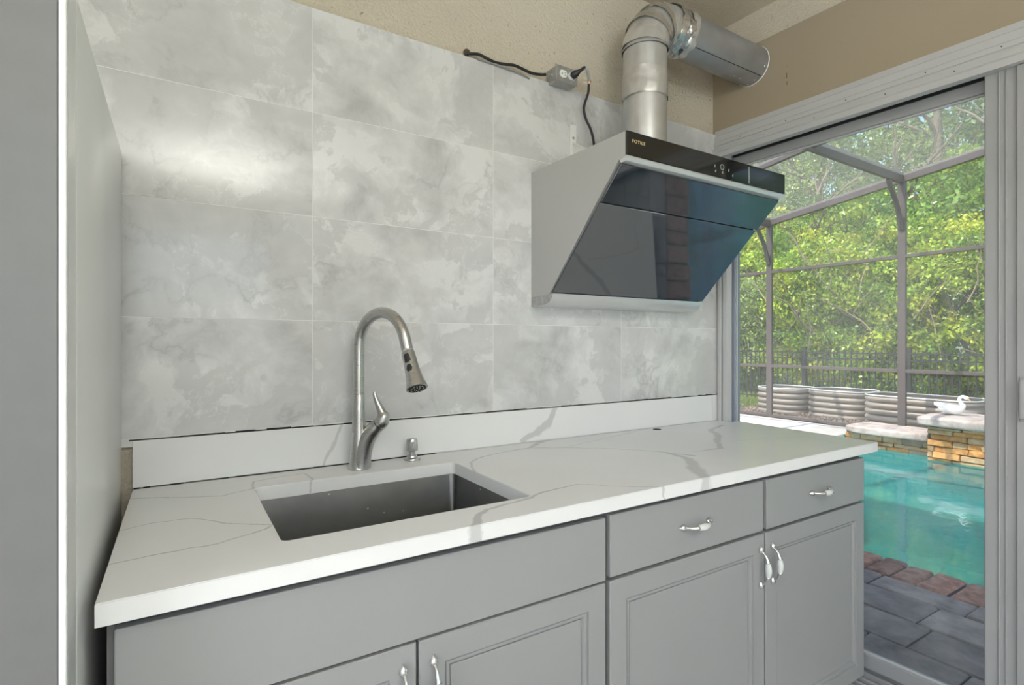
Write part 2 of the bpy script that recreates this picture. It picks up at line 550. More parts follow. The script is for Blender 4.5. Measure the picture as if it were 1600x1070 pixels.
# paving / stone
def stone(name, c0, c1, c2, scale=9, rough=0.8, bump=0.5, bd=0.006):
    t = NT(name)
    v = t.pos()
    w = t.math('MULTIPLY', t.rnd(), 40.0)
    n = t.noise(v, scale, 6, 0.65, 0.4, w)
    c = t.ramp(n.outputs[0], [(0.34, c0), (0.5, c1), (0.66, c2)])
    k = t.math('MULTIPLY_ADD', t.rnd(), 0.5, 0.75)
    hs = t.n('HueSaturation'); t.l(k, hs.inputs['Value']); t.l(c, hs.inputs['Color'])
    t.pr(hs.outputs[0], rough, 0.0, t.bump(n.outputs[0], bump, bd))
    return t.m
M['paver'] = stone('slate_paver', (0.20, 0.15, 0.145), (0.32, 0.25, 0.235), (0.45, 0.35, 0.315), 6)
M['brick'] = stone('red_coping_brick', (0.24, 0.11, 0.08), (0.42, 0.20, 0.145), (0.50, 0.32, 0.26), 14)
M['deck_slab'] = stone('pale_deck_slab', (0.55, 0.48, 0.44), (0.66, 0.60, 0.56), (0.74, 0.69, 0.65), 6)
M['coping'] = stone('pale_coping_stone', (0.34, 0.26, 0.23), (0.55, 0.45, 0.41), (0.66, 0.57, 0.53), 8, bump=0.8, bd=0.02)
M['ledge_a'] = stone('ledgestone_orange', (0.34, 0.13, 0.035), (0.52, 0.24, 0.07), (0.64, 0.38, 0.15), 9, bump=0.8, bd=0.012)
M['ledge_b'] = stone('ledgestone_tan', (0.30, 0.17, 0.08), (0.46, 0.30, 0.16), (0.58, 0.43, 0.27), 9, bump=0.8, bd=0.012)
M['ledge_c'] = stone('ledgestone_grey', (0.20, 0.14, 0.10), (0.34, 0.24, 0.17), (0.46, 0.33, 0.22), 9, bump=0.8, bd=0.012)
M['mortar'] = plain('dark_mortar', (0.10, 0.075, 0.055), 0.95, var=0.2, scale=20)
M['sand'] = plain('joint_sand', (0.07, 0.065, 0.065), 0.95, var=0.2, scale=30)
M['floor'] = stone('grey_floor_tile', (0.38, 0.36, 0.34), (0.45, 0.43, 0.41), (0.50, 0.48, 0.46), 4, rough=0.45, bump=0.1)
M['corr'] = plain('corrugated_steel', (0.36, 0.30, 0.26), 0.55, metal=0.15, var=0.12, scale=4)
M['mulch_base'] = plain('mulch_ground', (0.16, 0.11, 0.085), 0.95, var=0.4, scale=14, bump=0.6, bscale=30, bdist=0.03, world=True)
M['chip'] = stone('mulch_chip', (0.16, 0.10, 0.07), (0.30, 0.21, 0.16), (0.45, 0.36, 0.30), 5)
M['lawn'] = plain('lawn_ground', (0.20, 0.28, 0.06), 0.95, var=0.3, scale=3, world=True)
M['roofing'] = plain('roof_shingle', (0.20, 0.18, 0.16), 0.9)

t = NT('leaf')
at = t.n('Attribute'); at.attribute_name = 'leafcol'
df = t.n('BsdfDiffuse'); t.l(at.outputs['Color'], df.inputs[0])
tl = t.n('BsdfTranslucent'); t.l(at.outputs['Color'], tl.inputs[0])
gl = t.n('BsdfGlossy'); gl.inputs['Roughness'].default_value = 0.35; gl.inputs[0].default_value = (1, 1, 1, 1)
m1 = t.n('MixShader'); m1.inputs[0].default_value = 0.35; t.l(df.outputs[0], m1.inputs[1]); t.l(tl.outputs[0], m1.inputs[2])
m2 = t.n('MixShader'); m2.inputs[0].default_value = 0.03; t.l(m1.outputs[0], m2.inputs[1]); t.l(gl.outputs[0], m2.inputs[2])
t.l(m2.outputs[0], t.out.inputs[0])
M['leaf'] = t.m

# ------------------------------------------------------------------ ROOM SHELL
WY = 1.660            # masonry face of the back wall; tile faces stand at 1.644
CEIL = EYE + 1.47
TAN_TOP = EYE + 1.322
bm = B(); box(bm, -2.6, 2.335, WY, WY + 0.18, -0.05, CEIL)
wall_back = props(obj('wall_back', bm, M['stucco']), kind='structure')
# grout bed behind the tiles + tiles
TZ0, TH, TW = EYE - 0.2410, 0.3052, 0.6096
bm = B(); box(bm, -1.49, 2.176, 1.6444, WY + 0.001, TZ0 - 0.02, TZ0 + 4 * TH)
obj('grout', bm, M['grout'], wall_back)
tile_me = None
gap = 0.0009
for r in range(4):
    for k in range(6):
        x0 = 0.339 + (k - 3) * 0.6100
        x1 = min(x0 + 0.6100, 2.1765)
        bm = B()
        box(bm, x0 + gap, x1 - gap, 1.644, 1.6475, TZ0 + r * TH + gap, TZ0 + (r + 1) * TH - gap, 0.0003)
        obj('tile', bm, M['tile'], wall_back, at=((x0 + x1) / 2, 1.6475, TZ0 + r * TH))
# dark ragged adhesive line between tiles and backsplash
bm = B()
x = -0.10
while x < 2.17:
    d = 0.02 + random.random() * 0.07
    h = 0.0012 + random.random() * 0.0032
    box(bm, x, x + d, 1.6428, 1.6465, 1.0408, 1.0420 + h)
    x += d
obj('sealant_gap', bm, M['dark'], wall_back, kind='stuff')
# loose strip of render curling over the tile edge
bm = B()
tube(bm, catmull([(0.885, 1.642, 2.268), (0.98, 1.636, 2.266), (1.06, 1.637, 2.262), (1.10, 1.640, 2.256)], 5), 0.0035, 6)
obj('edge_strip', bm, M['galv_box'], wall_back)

# right wall, turned 2.8 degrees: local x runs towards the camera, local y outwards
O = Vector((2.174, 1.644, 0))
ANG = math.atan2(-0.9988, 0.049)
DX = 4.06     # width of the sliding door opening
DTOP = EYE + 0.905
wall_right = thing('wall_right', O, kind='structure', rotz=ANG)
def rw(name, bm, mats, parent, **k):
    return obj(name, bm, mats, parent, local=True, **k)
bm = B()
box(bm, -0.03, 5.3, 0.0, 0.155, TAN_TOP, CEIL + 0.1)
rw('upper_wall', bm, M['stucco'], wall_right)
bm = B(); box(bm, -0.03, 5.2, -0.010, 0.155, DTOP, TAN_TOP - 0.0005)
rw('header_panel', bm, M['tan'], wall_right)
bm = B(); box(bm, DX, 5.2, -0.002, 0.20, 0, DTOP)
rw('side_wall', bm, M['tan'], wall_right)
# small rust drips on the header panel
for (s, z, l) in ((0.335, EYE + 1.135, 0.022), (0.337, EYE + 1.098, 0.014), (0.338, EYE + 1.165, 0.008)):
    bm = B(); box(bm, s, s + 0.0035, -0.0112, -0.0100, z - l, z)
    rw('rust_mark', bm, M['copper'] if l < 0.01 else M['bark'], wall_right)

door = thing('door_1', O, kind='structure', rotz=ANG)
# head casing, stepped vinyl profile in (y, z)
zt, zb = EYE + 0.993, EYE + 0.862
prof = [(0.0, zt), (-0.014, zt), (-0.016, zt - 0.022), (-0.021, zt - 0.026), (-0.021, zt - 0.052), (-0.026, zt - 0.056),
        (-0.026, zt - 0.072), (-0.022, zt - 0.075), (-0.022, zt - 0.084), (-0.034, zt - 0.088), (-0.036, zt - 0.104), (-0.030, zt - 0.108),
        (-0.030, zb + 0.006), (-0.034, zb + 0.004), (-0.034, zb), (0.0, zb)]
bm = B(); prism(bm, prof, 'x', -0.002, DX + 0.08)
rw('head_casing', bm, M['vinyl'], door)
bm = B()
for i in range(9):
    s = 0.12 + i * 0.115 + random.uniform(-0.02, 0.02)
    lathe(bm, [(0.0018, 0), (0.0022, 0.0012), (0.0005, 0.0016)], (s, -0.036 if i % 2 else -0.026, zt - (0.096 if i % 2 else 0.064)), (0, -1, 0), 8)
rw('casing_screw', bm, M['dark'], door)
# frame head, jambs, sill
bm = B(); box(bm, 0.0, DX, 0.001, 0.135, EYE + 0.885, DTOP + 0.0)
rw('frame_head', bm, M['alum'], door)
bm = B(); box(bm, 0.06, DX - 0.05, 0.0365, 0.0445, EYE + 0.866, EYE + 0.8848)
rw('gap_shade_strip', bm, M['rubber'], door)  # black strip put in for the shaded gap above the door panels
bm = B()
for s0, s1, n0, n1 in ((0.002, 0.012, -0.006, 0.13), (0.012, 0.030, -0.014, 0.13), (0.030, 0.0355, -0.004, 0.13), (0.0355, 0.058, -0.012, 0.028)):
    box(bm, s0, s1, n0, n1, 0.04, EYE + 0.884, 0.001)
rw('jamb', bm, M['vinyl'], door)
bm = B(); box(bm, 0.0355, 0.0375, 0.028, 0.044, 0.04, EYE + 0.884)
rw('weather_strip', bm, M['rubber'], door)
bm = B(); box(bm, DX - 0.05, DX, -0.012, 0.13, 0.04, EYE + 0.884, 0.002)
rw('jamb', bm, M['vinyl'], door)
bm = B()
box(bm, 0.0, DX, -0.16, 0.15, 0.0, 0.015)
for n0, n1, z1 in ((-0.155, -0.135, 0.022), (-0.112, -0.104, 0.038), (-0.078, -0.070, 0.038), (-0.04, -0.032, 0.038), (0.014, 0.020, 0.034), (0.062, 0.068, 0.034), (0.100, 0.112, 0.040), (0.126, 0.150, 0.032)):
    box(bm, 0.0, DX, n0, n1, 0.013, z1, 0.001)
rw('sill', bm, M['alum'], door)
bm = B()
for n0, n1 in ((-0.131, -0.115), (-0.100, -0.082), (-0.066, -0.044)):
    box(bm, 0.01, DX - 0.01, n0, n1, 0.0152, 0.0162)
rw('track_slot', bm, M['dark'], door)

def panel(s0, s1, n0, n1, left, right, handle=None, blue=False):
    ms = M['alum']
    lo, hi = 0.036, EYE + 0.882
    bm = B()
    box(bm, s0 + left, s1 - right, n0, n1, hi - 0.056, hi, 0.0015)
    box(bm, s0 + left, s1 - right, n0, n1, lo, lo + 0.052, 0.0015)
    p = rw('door_panel', bm, ms, door)
    bm = B()
    if blue:
        box(bm, s0, s0 + left, n0, n1, lo, hi, 0.0015)
        rw('stile', bm, M['alum_blue'], p)
        bm = B()
        box(bm, s1 - right, s1, n0, n1, lo, hi, 0.0015)
    else:
        prf = [(s0, n1), (s0, n0), (s0 + 0.003, n0 - 0.002), (s0 + 0.034, n0 - 0.002), (s0 + 0.036, n0 - 0.007), (s0 + 0.039, n0 - 0.002), (s0 + 0.0395, n0 - 0.002), (s0 + 0.052, n0 - 0.002), (s0 + 0.0535, n0 - 0.007), (s0 + 0.056, n0 - 0.002), (s0 + left, n0 - 0.002), (s0 + left, n1)]
        prism(bm, prf, 'z', lo, hi)
        rw('stile', bm, ms, p)
        bm = B()
        box(bm, s1 - right, s1, n0, n1, lo, hi, 0.0015)
    rw('stile', bm, ms, p)
    bm = B()
    nm = (n0 + n1) / 2
    box(bm, s0 + left - 0.002, s1 - right + 0.002, nm - 0.0015, nm + 0.0015, lo + 0.049, hi - 0.052)
    rw('glass_pane', bm, M['glass'], p)
    bm = B()
    # glazing beads
    a, b, c, d = s0 + left, s1 - right, lo + 0.052, hi - 0.056
    for (x0, x1, z0, z1) in ((a, b, d - 0.006, d), (a, b, c, c + 0.006), (a, a + 0.004, c, d), (b - 0.004, b, c, d)):
        box(bm, x0, x1, nm - 0.008, nm - 0.0015, z0, z1)
    rw('glazing_bead', bm, M['vinyl'], p)
    return p
pA = panel(0.028, 1.06, 0.045, 0.085, 0.034, 0.05, blue=True)
pB = panel(0.979, 2.05, 0.0, 0.035, 0.083, 0.05)
pC = panel(1.98, 3.05, 0.045, 0.085, 0.083, 0.05)
pD = panel(2.98, DX - 0.04, 0.0, 0.035, 0.083, 0.05)
# pull on the second panel, and the overlapping latch stile
bm = B(); box(bm, 1.060, 1.115, -0.012, -0.0082, 0.040, EYE + 0.86, 0.001)
rw('latch_stile', bm, M['alum'], door)
bm = B()
box(bm, 1.068, 1.085, -0.030, -0.012, EYE - 0.235, EYE - 0.115, 0.004, seg=2)
box(bm, 1.066, 1.087, -0.016, -0.0115, EYE - 0.245, EYE - 0.105, 0.002)
rw('pull_handle', bm, M['alum'], door, smooth=40)

# floor (tiles as pieces near the door are never seen: one surface with joints)
bm = B(); box(bm, -2.6, 2.3, -3.4, WY, -0.06, 0.0)
floor = props(obj('floor', bm, M['grout']), kind='structure')
fm = None
for i in range(5):
    for j in range(3):
        bm = B()
        x0, y0 = -0.30 + i * 0.458, -0.40 + j * 0.458
        box(bm, x0 + 0.002, x0 + 0.456, y0 + 0.002, y0 + 0.456, 0.0, 0.004, 0.001)
        obj('floor_tile', bm, M['floor'], floor, at=(x0, y0, 0))

bm = B(); box(bm, -2.6, 2.42, -3.4, WY, CEIL, CEIL + 0.10)
props(obj('ceiling', bm, M['ceil']), kind='structure')
# roof above with its overhang over the patio
bm = B()
prism(bm, [(-3.0, CEIL + 0.35), (3.35, CEIL + 0.16), (3.35, CEIL + 0.34), (-3.0, CEIL + 1.1)], 'y', -4.2, 6.5)
props(obj('roof', bm, M['roofing']), kind='structure')
bm = B()
box(bm, -2.75, -2.6, -3.4, -2.5, -0.05, CEIL); box(bm, -2.75, -2.6, 0.1, WY, -0.05, CEIL)
box(bm, -2.75, -2.6, -2.5, 0.1, -0.05, 0.8); box(bm, -2.75, -2.6, -2.5, 0.1, 2.5, CEIL)
props(obj('wall_left', bm, M['white_wall']), kind='structure')
win2 = thing('added_window_2', (-2.7, -1.2, 0.8), kind='structure')  # unseen window, added to go with the side fill lamp
bm = B()
for y in (-2.5, -1.64, -0.79, 0.06): box(bm, -2.72, -2.66, y, y + 0.04, 0.8, 2.5)
box(bm, -2.72, -2.66, -2.5, 0.1, 0.8, 0.84); box(bm, -2.72, -2.66, -2.5, 0.1, 2.46, 2.5)
obj('added_window_frame', bm, M['vinyl'], win2)
# wall behind the camera, its wide opening added for the front fill light
wall_front = thing('wall_front', (0, -3.4, 0), kind='structure')
bm = B()
box(bm, -2.75, -2.1, -3.55, -3.4, -0.05, CEIL)
box(bm, 0.9, 2.55, -3.55, -3.4, -0.05, CEIL)
box(bm, -2.1, 0.9, -3.55, -3.4, -0.05, 0.85)
box(bm, -2.1, 0.9, -3.55, -3.4, 2.45, CEIL)
obj('wall_panel', bm, M['white_wall'], wall_front)
win = thing('added_window_1', (-0.6, -3.4, 0.85), kind='structure')  # unseen window, added to go with the fill lamp behind the camera
bm = B()
for x in (-2.1, -1.12, -0.14, 0.86):
    box(bm, x, x + 0.04, -3.52, -3.46, 0.85, 2.45)
box(bm, -2.1, 0.9, -3.52, -3.46, 0.85, 0.89); box(bm, -2.1, 0.9, -3.52, -3.46, 2.41, 2.45)
obj('added_window_frame', bm, M['vinyl'], win)

# ------------------------------------------------------------------ FRIDGE
FX = -0.114
fr = thing('refrigerator', (-0.56, 1.25, 0), 'tall refrigerator with dark steel front and light grey side left of the counter', 'refrigerator')
bm = B(); box(bm, -1.01, FX, 0.935, 1.636, 0.05, 1.757, 0.004, seg=2)
body = obj('fridge_case', bm, M['fridge_side'], fr, smooth=40)
bm = B(); box(bm, -0.98, FX - 0.03, 0.93, 1.60, 0.0, 0.05)
obj('base_grille', bm, M['dark'], fr)
bm = B(); box(bm, -1.0, FX - 0.012, 0.922, 0.936, 0.06, 1.745)
obj('door_gasket', bm, M['rubber'], fr)
for (x0, x1, z0, z1) in ((-0.560, FX, 0.70, 1.760), (-1.01, -0.564, 0.70, 1.760), (-1.01, FX, 0.06, 0.695)):
    bm = B(); box(bm, x0, x1, 0.856, 0.925, z0, z1, 0.003)
    d = obj('door', bm, M['fridge_side'], fr)
    bm = B(); box(bm, x0 + 0.0075, x1 - 0.0075, 0.850, 0.8575, z0 + 0.003, z1 - 0.003, 0.002)
    obj('steel_face', bm, M['fridge_front'], d)
    for xa in (x0, x1 - 0.0075):
        bm = B(); box(bm, xa, xa + 0.0075, 0.8485, 0.8575, z0, z1, 0.001)
        obj('edge_highlight', bm, M['fridge_glint'], d)  # strip put in to carry the painted edge highlight
    bm = B()
    if z1 - z0 > 0.9:
        hx = x0 + 0.05 if x0 > -0.6 else x1 - 0.05
        tube(bm, [(hx, 0.852, z0 + 0.15), (hx, 0.80, z0 + 0.15), (hx, 0.80, z1 - 0.25), (hx, 0.852, z1 - 0.25)], 0.011, 10)
    else:
        tube(bm, [(x0 + 0.1, 0.852, z1 - 0.07), (x0 + 0.1, 0.80, z1 - 0.07), (x1 - 0.3, 0.80, z1 - 0.07), (x1 - 0.3, 0.852, z1 - 0.07)], 0.011, 10)
    obj('handle', bm, M['chrome'], d, smooth=40)

# ------------------------------------------------------------------ CABINETS
FY = 0.985          # door faces
def cup_pull(bm, c, horizontal):
    """arched pull: chrome feet and arms (slot 0), porcelain grip (slot 1). c = centre on the face, in x,z"""
    L = 0.052
    def W(a, out, wd=0.0):
        if horizontal: return Vector((c[0] + a, FY - out, c[1] + wd))
        return Vector((c[0] + wd, FY - out, c[1] - a))
    for s in (-1, 1):
        arm = catmull([W(s * L, 0.003), W(s * L * 0.93, 0.010), W(s * L * 0.72, 0.021), W(s * 0.023, 0.0275)], 5)
        tube(bm, arm, [0.0062 - 0.0026 * math.sin(PI * i / (len(arm) - 1)) for i in range(len(arm))], 10)
        # pointed leaf-shaped foot
        ft = [W(s * (L - 0.008), 0.0025), W(s * L, 0.004), W(s * (L + 0.006), 0.0035), W(s * (L + 0.014), 0.001)]
        tube(bm, ft, [0.0055, 0.0092, 0.0082, 0.0016], 10)
        lathe(bm, [(0.0068, -0.002), (0.0074, 0.0), (0.0068, 0.002)], W(s * 0.0225, 0.0277), W(1, 0) - W(0, 0), 12)
    g = [W(-0.021 + 0.042 * i / 8, 0.0275 + 0.002 * math.sin(PI * i / 8)) for i in range(9)]
    tube(bm, g, [0.0062 + 0.0034 * math.sin(PI * i / 8) for i in range(9)], 14, mi=1)

def add_pull(parent, c, horizontal):
    bm = B(); cup_pull(bm, c, horizontal)
    return obj('handle', bm, [M['chrome'], M['porcelain']], parent, smooth=50)

def ring_panel(bm, x0, x1, z0, z1, rings):
    prev = None
    for ins, dep in rings:
        vs = [bm.verts.new((x, FY + dep, z)) for x, z in ((x0 + ins, z0 + ins), (x1 - ins, z0 + ins), (x1 - ins, z1 - ins), (x0 + ins, z1 - ins))]
        if prev is not None:
            for i in range(4):
                bm.faces.new((prev[i], prev[(i + 1) % 4], vs[(i + 1) % 4], vs[i]))
        else:
            bm.faces.new(vs)
        prev = vs
    return prev

def cab_door(parent, x0, x1, z0, z1, pull_x, pull_z):
    bm = B()
    last = ring_panel(bm, x0, x1, z0, z1, [(0.0, 0.0195), (0.0, 0.0025), (0.0025, 0.0), (0.054, 0.0), (0.0555, 0.0050), (0.0575, 0.0050), (0.0590, 0.0024), (0.0635, 0.0022), (0.066, 0.0065), (0.0680, 0.0115), (0.0705, 0.0115)])
    bm.faces.new(last)
    d = obj('door', bm, M['cab'], parent)
    bm = B()
    box(bm, x0 + 0.0712, x1 - 0.0712, FY + 0.0086, FY + 0.0114, z0 + 0.0712, z1 - 0.0712, 0.0008)
    obj('door_panel', bm, M['cab'], d)
    add_pull(d, (pull_x, pull_z), False)
    return d

def drawer(parent, x0, x1, z0, z1, pull=True, name='drawer'):
    bm = B()
    box(bm, x0, x1, FY, FY + 0.0195, z0, z1, 0.0025, seg=2)
    d = obj(name, bm, M['cab'], parent)
    if pull:
        add_pull(d, ((x0 + x1) / 2 , (z0 + z1) / 2), True)
    return d

CT = 0.886          # underside of the worktop
DZ0, DZ1 = 0.703, 0.0705
def carcass(name, x0, x1, label, sink=False):
    c = thing(name, ((x0 + x1) / 2, FY + 0.3, 0), label, 'cabinet')
    bm = B()
    y0, y1 = FY + 0.020, 1.652
    w = 0.018
    box(bm, x0, x0 + w, y0, y1, 0.065, CT)
    box(bm, x1 - w, x1, y0, y1, 0.065, CT)
    box(bm, x0 + w, x1 - w, y0, y1, 0.065, 0.065 + w)
    box(bm, x0 + w, x1 - w, y1 - 0.006, y1, 0.083, CT)
    obj('body', bm, M['cab'], c)
    bm = B(); box(bm, x0 + 0.01, x1 - 0.01, y0 + 0.045, y0 + 0.06, 0.0, 0.065)
    box(bm, x0 + 0.01, x0 + 0.028, y0 + 0.06, y1, 0.0, 0.065); box(bm, x1 - 0.028, x1 - 0.01, y0 + 0.06, y1, 0.0, 0.065)
    obj('toe_kick', bm, M['cab_in'], c)
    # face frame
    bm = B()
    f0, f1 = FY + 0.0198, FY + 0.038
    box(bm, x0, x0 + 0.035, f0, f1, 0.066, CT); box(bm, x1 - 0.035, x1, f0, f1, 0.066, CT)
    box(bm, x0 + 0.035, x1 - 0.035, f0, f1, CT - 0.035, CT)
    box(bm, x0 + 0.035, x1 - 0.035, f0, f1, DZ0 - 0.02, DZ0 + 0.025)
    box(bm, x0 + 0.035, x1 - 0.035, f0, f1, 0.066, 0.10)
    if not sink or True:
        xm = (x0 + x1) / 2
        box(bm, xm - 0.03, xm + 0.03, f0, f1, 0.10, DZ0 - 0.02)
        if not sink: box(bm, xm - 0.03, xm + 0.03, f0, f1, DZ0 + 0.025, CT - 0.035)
    obj('face_frame', bm, M['frame_shade'], c)
    return c
sb = carcass('sink_base_cabinet', -0.088, 0.892, 'grey base cabinet under the sink, with one long blank front above two doors', sink=True)
drawer(sb, -0.078, 0.884, 0.709, 0.862, pull=False, name='false_front')
cab_door(sb, -0.078, 0.3970, DZ1, DZ0, 0.368, 0.605)
cab_door(sb, 0.4025, 0.884, DZ1, DZ0, 0.431, 0.605)
dc = carcass('drawer_cabinet', 0.8935, 2.137, 'grey base cabinet with two drawers above two panelled doors, next to the sliding door')
drawer(dc, 0.8985, 1.520, 0.7125, 0.866)
drawer(dc, 1.5385, 2.134, 0.7125, 0.866)
cab_door(dc, 0.8985, 1.526, DZ1, DZ0, 1.502, 0.605)
cab_door(dc, 1.5345, 2.134, DZ1, DZ0, 1.562, 0.605)

# ------------------------------------------------------------------ WORKTOP with sink cut-out
SX0, SX1, SY0, SY1 = 0.166, 0.722, 1.066, 1.493
def rounded(x0, x1, y0, y1, r, n=5):
    pts = []
    for cx, cy, a0 in ((x1 - r, y1 - r, 0), (x0 + r, y1 - r, 90), (x0 + r, y0 + r, 180), (x1 - r, y0 + r, 270)):
        for k in range(n + 1):
            a = R(a0 + 90 * k / n)
            pts.append((cx + r * math.cos(a), cy + r * math.sin(a)))
    return pts
ct = thing('countertop', (1.05, 1.3, CT), 'long white quartz worktop with grey veins on the grey cabinets, sink cut into it', 'countertop')
outer = [(-0.097, 0.949), (2.195, 0.967), (2.226, 1.572), (2.166, 1.574), (2.166, 1.640), (-0.092, 1.640)]
hole = rounded(SX0, SX1, SY0, SY1, 0.014)
bm = B()
ov = [bm.verts.new((x, y, 0.92)) for x, y in outer]
hv = [bm.verts.new((x, y, 0.92)) for x, y in hole]
eo = [bm.edges.new((ov[i], ov[(i + 1) % len(ov)])) for i in range(len(ov))]
eh = [bm.edges.new((hv[i], hv[(i + 1) % len(hv)])) for i in range(len(hv))]
bmesh.ops.triangle_fill(bm, edges=eo + eh, use_beauty=True)
top = bm.faces[:]
low = {}
for v in ov + hv:
    low[v] = bm.verts.new((v.co.x, v.co.y, CT))
for f in top:
    bm.faces.new([low[v] for v in f.verts][::-1])
for ring in (ov, hv):
    for i in range(len(ring)):
        a, b = ring[i], ring[(i + 1) % len(ring)]
        bm.faces.new((a, b, low[b], low[a]))
bmesh.ops.recalc_face_normals(bm, faces=bm.faces[:])
be = [e for e in bm.edges if abs(e.verts[0].co.z - 0.92) < 1e-6 and abs(e.verts[1].co.z - 0.92) < 1e-6 and not all(f.normal.z > 0.5 for f in e.link_faces)]
bmesh.ops.bevel(bm, geom=be, offset=0.0016, segments=2, affect='EDGES')
obj('slab', bm, M['quartz_top'], ct)
bm = B(); lathe(bm, [(0.0005, 0.0), (0.017, 0.0), (0.017, 0.0012), (0.015, 0.0016), (0.0005, 0.0010)], (1.722, 1.600, 0.9201), n=24)
obj('cable_hole', bm, M['dark'], ct, smooth=30)

bsp = thing('backsplash', (1.03, 1.65, 0.92), 'low white quartz upstand running along the wall behind the worktop', 'backsplash')
bm = B(); box(bm, -0.0925, 2.170, 1.6402, 1.6560, 0.9225, 1.0405, 0.0012)
obj('strip', bm, M['quartz_splash'], bsp)
bm = B()
x = -0.09
while x < 0.72:
    d = 0.008 + random.random() * 0.05
    if random.random() < (0.75 if x < 0.12 else 1.0) :
        box(bm, x, x + d * (0.7 if x < 0.1 else 1.0), 1.6382 + random.random() * 0.0008, 1.642, 0.9203, 0.9222 + random.random() * 0.0012)
    x += d
obj('open_joint', bm, M['dark'], bsp, kind='stuff')
bm = B(); box(bm, 0.72, 2.168, 1.6394, 1.642, 0.9203, 0.9228)
obj('caulk_line', bm, M['caulk'], bsp)

# sink
sk = thing('sink', (0.444, 1.28, 0.65), 'dark stainless steel undermount sink basin set below the white worktop', 'sink')
bm = B()
rings = []
for (ins, z, r) in ((-0.024, CT - 0.0005, 0.03), (-0.004, CT - 0.0005, 0.018), (-0.003, CT - 0.003, 0.018), (-0.001, 0.70, 0.018), (0.004, 0.680, 0.022), (0.020, 0.668, 0.03), (0.10, 0.664, 0.03)):
    rings.append([bm.verts.new((x, y, z)) for x, y in rounded(SX0 + ins, SX1 - ins, SY0 + ins, SY1 - ins, r)])
for a, b in zip(rings, rings[1:]):
    for i in range(len(a)):
        bm.faces.new((a[i], a[(i + 1) % len(a)], b[(i + 1) % len(a)], b[i]))
bm.faces.new(rings[-1])
o = obj('basin', bm, M['sink'], sk, smooth=35)
sm = o.modifiers.new('thick', 'SOLIDIFY'); sm.thickness = 0.0012; sm.offset = 0
bm = B(); lathe(bm, [(0.044, 0.0), (0.042, 0.003), (0.034, 0.002), (0.030, -0.004), (0.006, -0.005)], (0.444, 1.30, 0.6652), n=28)
obj('drain', bm, M['chrome'], sk, smooth=40)
bm = B(); tube(bm, [(0.444, 1.30, 0.660), (0.444, 1.30, 0.52)], 0.028, 14)
obj('drain_pipe', bm, M['white_plastic'], sk, smooth=40)

# ------------------------------------------------------------------ FAUCET
fx, fy = 0.452, 1.566
fc = thing('faucet', (fx, fy, 0.92), 'tall brushed nickel gooseneck pull-down faucet behind the sink', 'faucet')
bm = B()
lathe(bm, [(0.0305, 0.0), (0.0310, 0.003), (0.0300, 0.005), (0.0285, 0.012), (0.0255, 0.04), (0.0225, 0.08), (0.0195, 0.12), (0.0176, 0.16), (0.0168, 0.2155), (0.0160, 0.2165)], (fx, fy, 0.9202), n=32)
obj('body', bm, M['nickel'], fc, smooth=40)
# swivelling neck
th = R(20)
dv = Vector((math.sin(th), -math.cos(th), 0))
base = Vector((fx, fy, 0))
rad = 0.103
zc = 1.268
pts = [base + Vector((0, 0, 1.1372)), base + Vector((0, 0, 1.18)), base + Vector((0, 0, 1.23))]
for k in range(0, 25):
    a = PI - R(165) * k / 24
    pts.append(base + dv * (rad + rad * math.cos(a)) + Vector((0, 0, zc + rad * math.sin(a))))
tl_ = (pts[-1] - pts[-2]).normalized()
pts += [pts[-1] + tl_ * 0.014, pts[-1] + tl_ * 0.028]
bm = B(); tube(bm, pts, 0.0158, 24)
neck = obj('neck', bm, M['nickel'], fc, smooth=50)
bm = B(); lathe(bm, [(0.0150, 0), (0.0150, 0.0022)], (fx, fy, 1.1355), n=24)
obj('seam_ring', bm, M['dark'], fc, smooth=50)
end = pts[-1]; tdir = Vector((0.045, -0.50, -0.87)).normalized()
bm = B(); lathe(bm, [(0.0115, -0.002), (0.0115, 0.008)], end, tdir, n=20)
obj('hose_collar', bm, M['white_plastic'], fc, smooth=50)
hd = end + tdir * 0.0075
bm = B()
lathe(bm, [(0.010, 0.0), (0.0168, 0.0005), (0.0182, 0.004), (0.0184, 0.03), (0.0196, 0.055), (0.0228, 0.080), (0.0265, 0.098), (0.0285, 0.104), (0.0285, 0.108), (0.0255, 0.110), (0.0245, 0.1085), (0.004, 0.1085)], hd, tdir, n=32)
head = obj('spray_head', bm, M['nickel'], fc, smooth=35)
bm = B(); lathe(bm, [(0.0225, 0.1084), (0.0225, 0.1095), (0.003, 0.1095)], hd, tdir, n=28)
obj('spray_face', bm, M['dark'], head, smooth=35)
side = tdir.cross(Vector((0, 0, 1)).cross(tdir)).normalized()
lateral = tdir.cross(dv).normalized()
tocam = (Vector((0, 0, EYE)) - hd); tocam = (tocam - tdir * tocam.dot(tdir)).normalized()
ax2 = tdir.cross(tocam).normalized()
